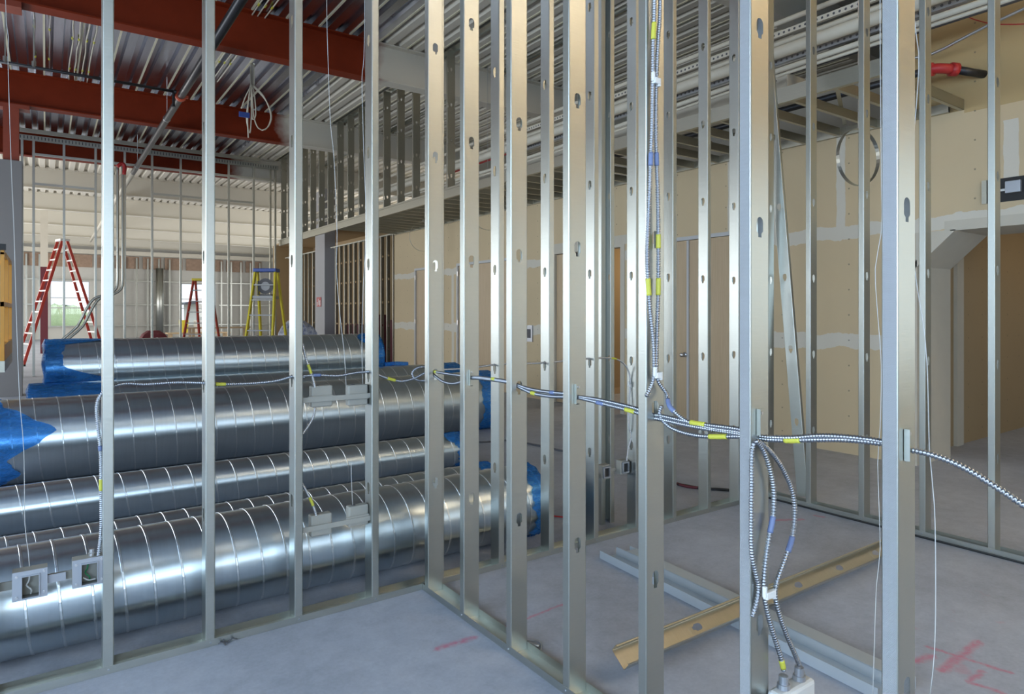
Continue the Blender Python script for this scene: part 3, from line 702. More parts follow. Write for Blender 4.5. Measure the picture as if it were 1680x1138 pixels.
# ------------------------------------------------------------------ spiral ducts lying along the hall
def duct(x0, x1, y, z, R, pitch, label, left_wrap=None, right_wrap=None):
    """left_wrap/right_wrap: function angle -> reach of the film from that end (m); angle 0 = camera side, pi/2 = top"""
    t = empty('spiral_duct', (x0, y, z - R), label, 'duct', 'spiral ducts stored before the partition')
    L = x1 - x0; n = 96; mb = MB()
    for r, flip in ((R, False), (R - .004, True)):
        vs = []; K = 2
        for i in range(K):
            for k in range(n):
                a = 2 * PI * k / n; vs.append((L * i / (K - 1), -r * math.cos(a), R + r * math.sin(a)))
        fs = [(k, n + k, n + (k + 1) % n, (k + 1) % n) for k in range(n)]
        if flip: fs = [f[::-1] for f in fs]
        mb.add(vs, fs)
    mb.build('duct_body', M['duct'], t, smooth=True)
    turns = L / pitch; st = 40; tot = int(turns * st); mb = MB(); vs = []
    for i in range(tot + 1):
        a = 2 * PI * i / st; xx = min(L, pitch * i / st)
        for dx, dr in ((-.007, .0), (-.005, .0028), (.003, .0030), (.006, .0)):
            vs.append((min(L, max(0, xx + dx)), -(R + dr) * math.cos(a), R - (R + dr) * math.sin(a)))
    fs = []
    for i in range(tot):
        for j in range(3): fs.append((i * 4 + j, (i + 1) * 4 + j, (i + 1) * 4 + j + 1, i * 4 + j + 1))
    mb.add(vs, fs); mb.build('seam', M['seam'], t, smooth=False)
    for end, fn in ((0, left_wrap), (1, right_wrap)):
        if fn is None: continue
        mb = MB(); vs = []; n2 = 96; cols = 7; xe = L if end else 0; sg = -1 if end else 1
        for j in range(cols):
            for k in range(n2):
                a = 2 * PI * k / n2; reach = max(.02, fn(a)); f = j / (cols - 1)
                rr = R + .006 + .004 * math.sin(17 * a + 3 * j) + .004 * random.random()
                vs.append((xe - sg * .012 + sg * reach * f, -rr * math.cos(a), R + rr * math.sin(a)))
        # slack end cap
        for rad, bulge in ((.8, .02), (.45, .01), (.02, -.005)):
            for k in range(n2):
                a = 2 * PI * k / n2; rr = R * rad * (1 + .02 * math.sin(9 * a))
                vs.append((xe - sg * (.012 + bulge * (1 + .5 * math.sin(5 * a))), -rr * math.cos(a), R + rr * math.sin(a)))
        fs = []
        for j in range(cols - 1):
            for k in range(n2): fs.append((j * n2 + k, j * n2 + (k + 1) % n2, (j + 1) * n2 + (k + 1) % n2, (j + 1) * n2 + k))
        order = [0, cols, cols + 1, cols + 2]
        for u, w in zip(order[:-1], order[1:]):
            for k in range(n2): fs.append((u * n2 + k, w * n2 + k, w * n2 + (k + 1) % n2, u * n2 + (k + 1) % n2))
        mb.add(vs, fs); mb.build('plastic_wrap', M['film'], t, smooth=True)
    return t
def tri(a0, w, big, small=.03):      # a pointed tongue of film centred at angle a0
    def f(a):
        d = abs((a - a0 + PI) % (2 * PI) - PI); return small + max(0, 1 - d / w) * big + .012 * math.sin(7 * a + a0) + .009 * math.sin(16 * a + 1) + .007 * math.sin(29 * a)
    return f
def both(f, g): return lambda a: max(f(a), g(a))
duct(-2.3, 2.80, 3.80, .245, .245, .124, 'nearest large spiral duct lying just behind the left partition', None, tri(.6, 2.8, .09, .05))
duct(-2.1, 3.02, 4.66, .158, .155, .130, 'narrow spiral duct showing only its top behind the nearest duct', None, tri(1.5, 2.0, .10, .05))
duct(-1.7, 3.46, 5.88, .17, .168, .157, 'second narrow spiral duct, in front of the largest one', None, tri(1.8, 1.6, .22, .10))
duct(-.42, 4.93, 7.60, .386, .384, .184, 'largest spiral duct in the middle, blue film on both ends', both(tri(.35, .75, .42, .10), tri(5.6, .8, .22)), tri(.3, 3.0, .10, .22))
duct(-.14, 5.18, 8.92, .395, .39, .17, 'spiral duct showing a thin strip between the largest and the raised one', tri(1.0, 1.2, .55, .22), tri(.8, 2.0, .12, .20))
duct(0.0, 4.12, 9.50, .905, .34, .172, 'raised spiral duct at the back resting on the others', both(tri(1.35, .35, .60, .18), tri(5.9, .5, .55, .15)), tri(1.0, 1.2, .25, .12))
duct(.3, 4.0, 10.08, .40, .395, .17, 'hidden rear spiral duct carrying the raised one', None, None)
mb = MB(); a = ZP(600, 1000)
# blue film trailing off the raised duct onto its neighbour
mb.tube(spline([(4.1, 9.10, .80), (4.25, 9.02, .81), (4.42, 8.98, .80)], .04), .03, 8, radii=None)
o = tag(mb.build('film_scrap', M['film'], smooth=True), 'blue film scrap trailing from the raised duct end', 'film')

# ------------------------------------------------------------------ armoured cables
def cable(pts, label, r=.0075, tapes=(), mat='mc', pitch=.0088, group=None, name='armoured_cable', corr=True, smooth_step=.012, parent=None):
    path = spline(pts, smooth_step)
    d = [0.0]
    for p, q in zip(path[:-1], path[1:]): d.append(d[-1] + (q - p).length)
    L = d[-1]
    def at(s):
        s = min(max(s, 0), L - 1e-6); lo, hi = 0, len(d) - 1
        while hi - lo > 1:
            m_ = (lo + hi) // 2
            if d[m_] <= s: lo = m_
            else: hi = m_
        return path[lo].lerp(path[hi], (s - d[lo]) / max(1e-9, d[hi] - d[lo]))
    mb = MB()
    if corr:
        nr = int(L / pitch) * 4; pp = [at(L * i / nr) for i in range(nr + 1)]
        rad = [r * (.70, .98, 1.10, .98)[i % 4] for i in range(nr + 1)]
        mb.tube(pp, r, 10, radii=rad)
    else: mb.tube(path, r, 8)
    o = mb.build(name, M[mat], parent, smooth=True)
    if label: tag(o, label, 'cable', group)
    for p, ln, tm in tapes:
        p = Vector(p); i = min(range(len(path)), key=lambda i: (path[i] - p).length); s = d[i]
        n = max(4, int(ln / .006)); pp = [at(s - ln / 2 + ln * k / n) for k in range(n + 1)]
        l = MB(); l.tube(pp, r, 10, radii=[r * (1.22 if k % 2 else 1.14) for k in range(n + 1)])
        q = l.build('marking_tape', M[tm], o, smooth=True); q['label'] = 'yellow tape' if tm == 'yellow_tape' else 'blue printed tape'
    return o
def A(px, py): return YP(px, py, 3.405)
def B(px, py): return XP(px, py, 1.792)
def Dn(px, py, y=1.205): return YP(px, py, y)
gc = 'armoured cables of the partitions'
bx1 = YP(161, 912, 3.385)
cable([bx1, A(166, 870), A(166, 800), A(165, 740), A(160, 690), A(159, 665), A(165, 648), A(180, 636), A(205, 629), A(240, 630), A(290, 627), A(336, 628)],
      'armoured cable rising from the right open box and running level before the ducts', tapes=[(A(166, 797), .05, 'yellow_tape'), (A(165, 735), .02, 'blue_tape')], group=gc)
cable([A(334, 628), A(362, 630), A(420, 628), A(455, 624), A(482, 617), A(500, 619)], 'level armoured cable between the second and third studs before the ducts',
      tapes=[(A(362, 630), .045, 'yellow_tape')], group=gc)
cable([A(482, 618), A(520, 615), A(555, 616), A(585, 611), A(612, 610), A(624, 616), A(642, 622), A(660, 625), A(680, 620), A(698, 611), A(709, 608)],
      'armoured cable passing the third and fourth studs up to the corner', tapes=[(A(642, 622), .05, 'yellow_tape'), (A(518, 615), .04, 'blue_tape')], group=gc)
cable([A(709, 607), A(700, 602), A(688, 602), A(678, 608), A(677, 616), A(684, 623), A(697, 624), B(708, 620)], 'small loop of armoured cable at the corner stud', group=gc)
cable([B(704, 607), B(716, 610), B(735, 613), B(756, 616), B(772, 618), B(790, 619), B(812, 622), B(830, 625), B(846, 630), B(870, 638), B(900, 643), B(932, 646), B(948, 650), B(985, 656), B(1040, 669), B(1064, 679), B(1085, 682), B(1140, 694), B(1213, 704), B(1240, 714)],
      'upper armoured cable threaded through the near partition studs', tapes=[(B(714, 609), .03, 'yellow_tape'), (B(810, 621), .03, 'yellow_tape'), (B(1143, 694), .06, 'yellow_tape'), (B(905, 643), .03, 'blue_tape')], group=gc)
cable([B(706, 610), B(716, 618), B(728, 626), B(745, 629), B(762, 624), B(774, 620), B(800, 622), B(838, 628), B(850, 634), B(875, 645), B(905, 650), B(935, 651), B(948, 652), B(985, 661), B(1040, 675), B(1064, 684), B(1085, 688), B(1140, 700), B(1213, 712), B(1240, 718)],
      'second armoured cable sagging just under the upper one', tapes=[(B(876, 645), .03, 'yellow_tape'), (B(985, 661), .04, 'blue_tape'), (B(1035, 673), .05, 'yellow_tape')], group=gc)
V = lambda px, py: YP(px, py, 1.632)
cable([B(1079, 664) + Vector((0, -.02, .0)), B(1082, 680), B(1096, 698), B(1120, 709), B(1150, 715), B(1178, 716), B(1215, 716), B(1240, 719)], 'armoured cable sagging lowest between the two near studs',
      tapes=[(B(1178, 716), .07, 'yellow_tape')], group=gc)
cable([V(1075, -260), V(1074, 0), V(1072, 60), V(1071, 130), V(1070, 200), V(1068, 255), V(1066, 310), V(1063, 380), V(1062, 430), V(1066, 500), V(1072, 560), V(1073, 610), V(1069, 632), V(1060, 650)],
      'left cable of the vertical pair on the near stud', tapes=[(V(1072, 52), .06, 'yellow_tape'), (V(1066, 470), .06, 'yellow_tape'), (V(1069, 260), .045, 'blue_tape')], group=gc)
cable([V(1086, -260), V(1083, 0), V(1080, 60), V(1077, 130), V(1076, 200), V(1077, 255), V(1079, 310), V(1080, 380), V(1080, 470), V(1078, 540), V(1077, 600), V(1080, 625), V(1087, 645) + Vector((.01, -.01, 0)), B(1098, 665), B(1112, 680), B(1130, 692), B(1165, 702), B(1213, 709), B(1240, 716)],
      'right cable of the vertical pair, turning off towards the right', tapes=[(V(1080, 395), .05, 'yellow_tape'), (V(1080, 468), .06, 'yellow_tape'), (V(1077, 262), .045, 'blue_tape'), (B(1100, 668), .06, 'blue_tape')], group=gc)
cable([B(1238, 714), B(1262, 717), B(1300, 718), B(1340, 715), B(1380, 716), B(1420, 720), B(1450, 725), B(1488, 736), B(1530, 746), B(1580, 766), B(1635, 799), B(1700, 842), B(1800, 905)],
      'armoured cable running level at right and dipping off the right edge', tapes=[(B(1485, 735), .015, 'yellow_tape')], group=gc, r=.0078)
cable([B(1238, 718), B(1262, 721), B(1300, 722), B(1340, 721), B(1380, 721), B(1420, 724), B(1450, 728), B(1475, 733)], 'lower of the two level cables between the two nearest studs', tapes=[(B(1300, 722), .05, 'yellow_tape')], group=gc)
cable([Dn(1240, 722), Dn(1252, 738), Dn(1262, 765), Dn(1269, 800), Dn(1269, 840), Dn(1262, 880), Dn(1256, 920), Dn(1253, 960), Dn(1256, 990), Dn(1266, 1030), Dn(1280, 1075), Dn(1286, 1100)],
      'hanging cable nearer the knurled stud, dropping to the floor box', tapes=[(Dn(1284, 1088), .03, 'yellow_tape'), (Dn(1266, 862), .05, 'blue_tape')], group=gc)
cable([Dn(1244, 724), Dn(1262, 738), Dn(1282, 765), Dn(1298, 800), Dn(1304, 835), Dn(1300, 880), Dn(1286, 922), Dn(1273, 960), Dn(1274, 990), Dn(1288, 1035), Dn(1308, 1082), Dn(1320, 1112)],
      'hanging cable bowed farther right, dropping to the floor box', tapes=[(Dn(1298, 890), .05, 'blue_tape')], group=gc)
cable([Dn(1240, 724, 1.215), Dn(1234, 738, 1.215), Dn(1233, 800, 1.215), Dn(1233, 900, 1.215), Dn(1240, 940, 1.215), Dn(1245, 965, 1.215), Dn(1241, 990, 1.215), Dn(1234, 1012, 1.215)], 'short cable running down inside the knurled near stud', group=gc)
E1 = lambda px, py: YP(px, py, 3.41)
cable([B(735, 614) + Vector((.03, .3, 0)), A(765, 604), E1(812, 598), E1(850, 596), E1(893, 595), E1(940, 590), E1(968, 588), E1(1000, 587), E1(1016, 591), E1(1028, 602), E1(1034, 622), E1(1033, 645), E1(1031, 670), E1(1032, 700), E1(1036, 715), E1(1031, 735), E1(1028, 756)],
      'thin cable through the back partition down to the small twin boxes', r=.006, tapes=[(E1(1007, 588), .05, 'yellow_tape')], mat='mcwarm', group=gc)
cable([A(496, 562), A(502, 588), A(508, 605), A(514, 622), A(517, 636)], 'short cable feeding the upper pair of covered boxes', r=.0065, tapes=[(A(508, 603), .05, 'yellow_tape')], mat='mcwarm', group=gc)
cable([A(517, 668), A(514, 684), A(506, 698), A(496, 712)], 'short cable leaving below the upper covered box', r=.0065, mat='mcwarm', group=gc)
cable([A(494, 790), A(503, 806), A(511, 822), A(517, 838), A(519, 846)], 'short cable feeding the lower pair of covered boxes', r=.0065, tapes=[(A(512, 824), .05, 'yellow_tape')], mat='mcwarm', group=gc)

# clips and guard plates on the near partition
def clip(p, label, w=.03, d=(1, 0, 0)):
    mb = MB(); p = Vector(p); x = Vector(d)
    mb.bar(p - x * w, p + x * w, .016, .022); mb.bar(p - x * w + Vector((0, 0, -.004)), p - x * w + Vector((0, 0, .03)), .012, .012); mb.bar(p + x * w + Vector((0, 0, -.018)), p + x * w + Vector((0, 0, .012)), .012, .012)
    return tag(mb.build('cable_clip', M['white'], bevel=.003), label, 'clip', 'white cable clips')
clip(V(1073, 134) + Vector((0, -.01, 0)), 'white clip holding the vertical pair of cables near the top', .014)
clip(V(1076, 615) + Vector((0, -.01, 0)), 'white clip at the fork of the vertical pair of cables', .014)
clip(Dn(1262, 975, 1.19), 'white spacer clip holding the two hanging cables apart', .022)
clip(E1(1033, 632), 'small clip on the thin cable behind the near stud', .01)
def guard(y, z, label):
    mb = MB(); mb.box(X2 + .028, X2 + .062, y - .004, y - .002, z - .03, z + .050); mb.box(X2 + .028, X2 + .030, y - .016, y - .004, z - .03, z + .050)
    o = tag(mb.build('guard_plate', M['galv']), label, 'plate', 'cable guard plates')
    l = MB(); l.tube([(X2 + .048, y - .009, z + .037), (X2 + .048, y - .004, z + .037)], .005, 10); l.build('screw', M['alu'], o)
for i, lab in ((1, 'guard plate on the second stud right of the corner'), (3, 'guard plate on the fourth stud of the near partition'),
               (5, 'guard plate on the knurled stud above the hanging cables'), (6, 'guard plate on the nearest bright stud')):
    guard(p2y[i], HOLES[1] + .0, lab)

# ------------------------------------------------------------------ junction boxes
def open_box(px, py, label, w=.118, depth=.055, y=3.372, wires='white'):
    p = YP(px, py, y - .02); t = empty('junction_box', (p.x, y, p.z - w / 2), label, 'junction box', 'junction boxes')
    mb = MB(); h = w / 2
    mb.box(-h, h, depth - .002, depth, 0, w); mb.box(-h, -h + .002, 0, depth - .002, 0, w); mb.box(h - .002, h, 0, depth - .002, 0, w)
    mb.box(-h + .002, h - .002, 0, depth - .002, 0, .002); mb.box(-h + .002, h - .002, 0, depth - .002, w - .002, w); mb.build('box_body', M['plaster'], t)
    mb = MB(); a, b_ = -.026, .030; c, d_ = .012, w - .02          # raised plaster ring around the device opening
    mb.box(-h, a, -.004, -.0005, 0, w); mb.box(b_, h, -.004, -.0005, 0, w); mb.box(a, b_, -.004, -.0005, 0, c); mb.box(a, b_, -.004, -.0005, d_, w)
    for x0, x1, z0, z1 in ((a - .003, a, c, d_), (b_, b_ + .003, c, d_), (a - .003, b_ + .003, c - .003, c), (a - .003, b_ + .003, d_, d_ + .003)): mb.box(x0, x1, -.018, -.004, z0, z1)
    mb.build('plaster_ring', M['boxfront'], t)
    for i, (sx, sz) in enumerate(((-.045, .015), (.047, w - .012), (-.045, w - .02), (.047, .02))):
        l = MB(); l.tube([(sx, -.008, sz), (sx, -.003, sz)], .005, 8); l.build('screw', M['alu'], t)
    l = MB(); l.tube(spline([(0, .02, w - .004), (-.004, .02, .07), (-.012, .025, .05), (.004, .02, .03), (.002, .03, .01)], .006), .003, 6); o = l.build('wire', M['wire'] if wires == 'white' else M['copper'], t)
    if wires != 'white':
        o['label'] = 'green wire'
        l = MB(); l.tube(spline([(-.02, .01, .035), (0, .005, .022), (.025, .01, .02)], .006), .0025, 6); q = l.build('wire', M['wire'], t); q['label'] = 'white wire'
        l = MB(); l.tube([(0.012, .027, w), (0.012, .027, w + .012), (.012, .027, w + .014), (.012, .027, w + .03)], .01, 12, radii=[.013, .013, .010, .010]); l.build('connector', M['alu'], t)
    return t
open_box(49, 961, 'open metal junction box at the lower left, farther from the stud')
open_box(146, 940, 'open metal junction box with green wire, beside the first stud', wires='green')
p = YP(95, 948, 3.40); mb = MB(); mb.box(-.36, .196, 3.432, 3.436, p.z - .022, p.z + .014); mb.box(-.36, .196, 3.428, 3.432, p.z + .011, p.z + .014)
mb.box(-.005, .07, 3.40, 3.402, p.z - .014, p.z + .02, 1); mb.box(-.28, -.16, 3.39, 3.392, p.z - .02, p.z + .012, 1)
tag(mb.build('box_bracket', [M['plaster'], M['boxfront']]), 'flat bracket bar carrying the two open junction boxes', 'bracket')
def back_box(px, py, label, y=3.40, w=.112, holes=True):
    p = YP(px, py, y); t = empty('junction_box', (p.x, y, p.z - w / 2), label, 'junction box', 'junction boxes')
    mb = MB(); h = w / 2; mb.box(-h, h, 0, .05, 0, w); mb.build('box_body', M['plaster'], t, bevel=.008)
    mb = MB(); mb.box(-h - .02, h - .0, -.008, -.0005, .034, .062); mb.build('strap', M['plaster'], t, bevel=.003)
    l = MB(); l.tube([(-.022, .025, w + .0005), (-.022, .025, w + .002)], .012, 12); l.build('knockout', M['darkgrey'], t)
    return t
for px, py, lab in ((529, 650, 'upper left covered junction box hanging before the ducts'), (588, 648, 'upper right covered junction box against the fourth stud'),
                    (528, 861, 'lower left covered junction box in front of the nearest duct'), (589, 846, 'lower right covered junction box against the fourth stud')):
    back_box(px, py, lab)
for (py, lab) in ((652, 'flat bracket bar of the upper covered boxes'), (858, 'flat bracket bar of the lower covered boxes')):
    z = YP(550, py, 3.41).z; mb = MB(); mb.box(p1x[3] + .045, p1x[4] + .0, 3.386, 3.389, z - .012, z + .014)
    tag(mb.build('box_bracket', M['plaster']), lab, 'bracket', 'bracket bars of the covered boxes')
def twin(px, py, label, w=.085, y=3.43):
    p = YP(px, py, y); t = empty('junction_box', (p.x, y, p.z - .05), label, 'junction box', 'junction boxes')
    mb = MB(); mb.box(-.04, .04, 0, .05, 0, .1); mb.build('box_body', M['plaster'], t, bevel=.004)
    mb = MB()
    for x0, x1, z0, z1 in ((-.03, -.022, .01, .09), (.022, .03, .01, .09), (-.022, .022, .01, .02), (-.022, .022, .08, .09)): mb.box(x0, x1, -.016, -.001, z0, z1)
    mb.build('plaster_ring', M['boxfront'], t)
    l = MB(); l.box(-.022, .022, -.0035, -.001, .02, .08); l.build('opening', M['black'], t)
twin(994, 774, 'left of the small twin boxes behind the near studs'); twin(1025, 766, 'right of the small twin boxes behind the near studs')
z = YP(1005, 772, 3.47).z; mb = MB(); mb.box(p1x[8] + .045, p1x[9] + .0, 3.482, 3.485, z - .01, z + .015)
tag(mb.build('box_bracket', M['plaster']), 'short bracket bar behind the small twin boxes', 'bracket')
# the pale double box at the foot of the knurled stud
p = YP(1300, 1122, 1.19); t = empty('floor_box', (p.x, 1.19, p.z - .13), 'pale plastic double box at the foot of the knurled stud, cut by the lower edge', 'junction box')
mb = MB(); mb.box(-.085, .10, -.02, .035, 0, .125); mb.build('box_body', M['white'], t, bevel=.012)
mb = MB(); mb.box(-.16, -.087, .0, .003, .03, .12); mb.box(-.16, -.157, .0, .035, .03, .12); mb.build('bracket', M['boxfront'], t)
for sx, dz in ((-.035, 0), (.05, 0)):
    l = MB(); l.tube([(sx, .008, .126), (sx, .008, .14), (sx, .008, .141), (sx, .008, .165)], .016, 14, radii=[.02, .019, .014, .014]); l.build('connector', M['boxfront'], t)

# ------------------------------------------------------------------ loose wires
def wire(pts, label, r=.0014):
    mb = MB(); mb.tube(spline(pts, .05), r, 6); return tag(mb.build('pull_wire', M['wire'], smooth=True), label, 'wire', 'thin white wires')
W_ = lambda px, py: YP(px, py, 3.42)
wire([W_(8, -300), W_(9, 0), W_(14, 62), W_(13, 90), W_(16, 200), W_(19, 290), W_(23, 380), W_(27, 520), W_(32, 650), W_(39, 740), W_(41, 860), W_(46, 900), W_(49, 940)], 'thin white wire hanging at the far left down to the open box')
wire([W_(534, -300), W_(536, 0), W_(538, 90), W_(542, 200), W_(548, 260), W_(553, 380), W_(552, 440), W_(558, 520), W_(565, 580), W_(568, 634)], 'thin white wire left of the fourth stud, down to the upper covered box')
wire([W_(598, -300), W_(598, 60), W_(594, 130), W_(597, 250), W_(601, 380), W_(596, 470), W_(594, 560), W_(595, 630)], 'thin white wire along the fourth stud edge')
wire([W_(576, 760), W_(577, 800), W_(579, 832)], 'short white wire entering the lower right covered box')
R_ = lambda px, py: XP(px, py, 1.90)
wire([R_(1496, -200), R_(1497, 0), R_(1507, 85), R_(1505, 150), R_(1497, 250), R_(1495, 330), R_(1500, 440), R_(1513, 520), R_(1521, 600), R_(1525, 740), R_(1533, 830), R_(1535, 960), R_(1533, 1070), R_(1526, 1138)], 'white wire hanging right of the nearest bright stud', r=.0012)
wire([R_(1444, -200), R_(1444, 60), R_(1446, 300), R_(1446, 380), R_(1436, 440), R_(1441, 530), R_(1446, 600), R_(1444, 700), R_(1440, 760), R_(1444, 900), R_(1438, 960), R_(1432, 1138)], 'white wire hanging left of the nearest bright stud', r=.001)

# ------------------------------------------------------------------ sprinkler pipes
def pipe(pts, r, mat, label, cat='pipe', group=None, name='pipe', n=16, parent=None, step=.3):
    mb = MB(); mb.tube(spline(pts, step) if len(pts) > 2 else pts, r, n); o = mb.build(name, M[mat], parent, smooth=True)
    return tag(o, label, cat, group) if label else o
px_, pz_ = 1.90, 5.28
t = empty('sprinkler_main', (px_, 5, pz_), 'dark sprinkler main running away under the red beams, white at its far end', 'pipe')
mb = MB(); mb.tube([(0, -1.3, 0), (0, 15.2, 0)], .062, 20); mb.build('pipe_run', M['dkpipe'], t, smooth=True)
mb = MB(); mb.tube([(0, 15.2, 0), (0, 36, 0)], .062, 16); o = mb.build('pipe_run', M['creampipe'], t, smooth=True); o['label'] = 'white sprayed length of pipe'
mb = MB(); mb.tube([(0, 7.55, 0), (0, 7.57, 0), (0, 7.63, 0), (0, 7.65, 0)], .08, 20, radii=[.07, .088, .088, .07]); mb.box(-.115, -.08, 7.57, 7.63, -.02, .02); mb.box(.08, .115, 7.57, 7.63, -.02, .02)
o = mb.build('coupling', M['orangered'], t); o['label'] = 'orange red grooved coupling'
for yy in (2.5, 9.2, 14.2):
    l = MB(); l.tube([(0, yy, .06), (0, yy, DECK - pz_ - .02)], .006, 6); l.tube([(0, yy - .012, 0), (0, yy + .012, 0)], .068, 16); l.build('hanger', M['alu'], t)
t = empty('sprinkler_branch', (-1.2, 12.55, 5.33), 'thin black branch pipe running left from the orange coupling', 'pipe')
mb = MB(); mb.tube([(0, 0, 0), (2.98, 0, 0)], .024, 12); mb.build('pipe_run', M['dkpipe'], t, smooth=True)
mb = MB(); mb.tube([(2.98, 0, 0), (3.02, 0, 0)], .036, 12); mb.tube([(2.98, 0, -.03), (2.98, 0, -.22), (2.98, 0, -.26)], .02, 10, radii=[.022, .022, .035]); mb.build('sprinkler_head', M['dkpipe'], t)
for xx in (.7, 1.05):
    l = MB(); l.tube([(xx, 0, .02), (xx, 0, DECK - 5.33)], .010, 6); l.tube([(xx, 0, .0), (xx, 0, .09)], .03, 8); l.build('hanger', M['galv'], t)
# right side stub with a red coupling and elbow into the drywall
pe = XP(1603, 124, XW - .01); c0 = Vector((XW - .42, pe.y + .26, pe.z + .04))
t = empty('sprinkler_stub', c0, 'black pipe with red grooved elbow entering the drywall at upper right', 'pipe')
mb = MB(); mb.tube([(0, -.06, 0), (0, 5.0, .0)], .036, 14); mb.build('pipe_run', M['dkpipe'], t, smooth=True)
mb = MB(); mb.tube(spline([(0, -.02, 0), (.01, -.07, 0), (.06, -.12, -.005), (.13, -.16, -.01)], .02), .047, 16); mb.tube([(0, -.05, 0), (0, .0, 0)], .062, 16)
mb.tube([(.11, -.15, -.01), (.16, -.185, -.014)], .062, 16); o = mb.build('elbow', M['red'], t, smooth=True)
mb = MB(); mb.tube([(.15, -.175, -.012), (.43, -.31, -.04)], .038, 14); mb.build('stub', M['dkpipe'], t, smooth=True)

# ------------------------------------------------------------------ services above the soffit
def svc(k, x, ya, yb): return x, HC + k / .8176 * x
for k, x, r, lab in ((.354, 6.30, .062, 'large cream insulated pipe running above the soffit'), (.333, 6.15, .026, 'thin cream conduit under the large cream pipe'),
                     (.326, 6.22, .018, 'lowest thin cream conduit above the soffit'), (.366, 6.75, .030, 'cream conduit behind the large cream pipe'),
                     (.394, 6.9, .030, 'upper cream conduit near the deck over the drywall')):
    x, z = svc(k, x, 0, 0); sag = -.10 if r < .03 else 0
    pipe([(x, -1.5, z), (x, 4.5, z + sag * .3), (x, 9, z + sag), (x, 14, z + sag * .2), (x, 20.2, z)], r, 'creampipe', lab, group='pipes above the soffit', name='service_pipe')
x, z = svc(.343, 6.98, 0, 0)
pipe([(x, .4, z + .0), (x, 6, z), (x, 12, z)], .020, 'red', 'red painted pipe among the services above the soffit', group='pipes above the soffit', name='service_pipe')
def slotted(k, x, y0, y1, mat, lab):
    x, z = svc(k, x, 0, 0); mb = MB(); mb.box(x - .02, x - .018, y0, y1, z - .03, z + .03); mb.box(x - .018, x + .02, y0, y1, z - .03, z - .028); mb.box(x - .018, x + .02, y0, y1, z + .028, z + .03)
    y = y0 + .03
    while y < y1 - .05: mb.tube([(x - .0215, y, z), (x - .0199, y, z)], .014, 6, mi=1); y += .062
    tag(mb.build('slotted_strut', [M[mat], M['darkgrey']]), lab, 'strut', 'slotted struts above the soffit')
slotted(.378, 6.6, 2.0, 9.0, 'cream', 'highest pale slotted strut above the soffit')
slotted(.341, 6.45, 1.5, 9.0, 'boxfront', 'grey slotted strut just under the large cream pipe')
slotted(.3235, 6.7, 2.0, 8.0, 'darkgrey', 'dark slotted strut lowest above the soffit')
mb = MB(); x, z = svc(.306, 6.75, 0, 0); mb.box(x - .1, x + .3, 4.2, 12.0, z - .14, z + .10); mb.box(x - .115, x + .315, 7.2, 7.24, z - .155, z + .115)
tag(mb.build('rectangular_duct', M['cream'], bevel=.01), 'cream rectangular duct lying low above the soffit', 'duct')
t = empty('hanger_plate', (XS + .35, 3.98, SZ + .28), 'dark steel plate with a round hole standing on the soffit', 'plate')
mb = MB(); mb.add([(p_, q_, r_) for q_ in (0, .012) for p_, r_ in ((-.06, -.18), (.10, -.18), (.08, .05), (.12, .13), (-.08, .13), (-.05, .05))],
                  [(0, 1, 2, 3, 4, 5), (11, 10, 9, 8, 7, 6)] + [(i, (i + 1) % 6 + 0, (i + 1) % 6 + 6, i + 6)[::-1] for i in range(6)]); mb.build('plate', M['darkgrey'], t)
mb = MB(); mb.tube([(.02, -.006, -.10), (.02, -.001, -.10)], .035, 16); mb.build('hole', M['black'], t)
# flexible conduit snaking along the drywall
pipe([XP(px, py, 6.95) for px, py in ((1440, 112), (1480, 99), (1530, 88), (1570, 68), (1620, 42), (1680, 14), (1760, -30))], .014, 'mcwarm', 'flexible grey conduit snaking across the upper drywall', cat='conduit', name='flexible_conduit', step=.1)
pipe([XP(px, py, 6.7) for px, py in ((1460, 50), (1520, 22), (1570, 3), (1640, -22))], .04, 'grey', 'grey flexible duct hose at the top right', cat='hose', name='flexible_hose', step=.1)
mb = MB(); mb.tube(spline([XP(px, py, 7.1) for px, py in ((1540, 8), (1580, 25), (1620, 38), (1665, 40), (1700, 38))], .1), .005, 6); tag(mb.build('red_wire', M['red']), 'thin red wire drooping in front of the upper drywall', 'wire')
stud(6.7, 3.95, SZ + .12, 2.4, 'Y', 'single hanging stud behind the cream beam at upper right', 'hanging stud', mat='galv_warm', holes=())
# hoops of strapping hanging from the soffit
def hoop(px, py, R, x, ang, label):
    c = XP(px, py, x); mb = MB(); n = 48; w = .021
    vs = []
    for i in range(n):
        a = 2 * PI * i / n
        for dr in (0, .0015):
            for s_ in (-w, w):
                v_ = Vector(((R + dr) * math.cos(a), s_, (R + dr) * 1.08 * math.sin(a))); v_.rotate(Matrix.Rotation(ang, 3, 'Z')); vs.append(c + v_)
    fs = []
    for i in range(n):
        j = (i + 1) % n; b_ = i * 4; d_ = j * 4
        fs += [(b_, b_ + 1, d_ + 1, d_), (b_ + 2, d_ + 2, d_ + 3, b_ + 3), (b_, d_, d_ + 2, b_ + 2), (b_ + 1, b_ + 3, d_ + 3, d_ + 1)]
    mb.add(vs, fs); o = tag(mb.build('hanging_hoop', M['galv'], smooth=False), label, 'hoop', 'metal strap hoops under the soffit')
    l = MB(); l.tube([(c.x, c.y, c.z + R * 1.08 + .001), (c.x, c.y, DECK)], .004, 6); l.build('rod', M['alu'], o)
hoop(1408, 258, .255, 6.5, -.28, 'round metal strap hoop hanging under the soffit at right')
hoop(694, 388, .29, 6.6, -.28, 'round metal strap hoop hanging far along the corridor')
hoop(800, 350, .28, 6.6, -.28, 'round metal strap hoop hanging midway along the corridor')

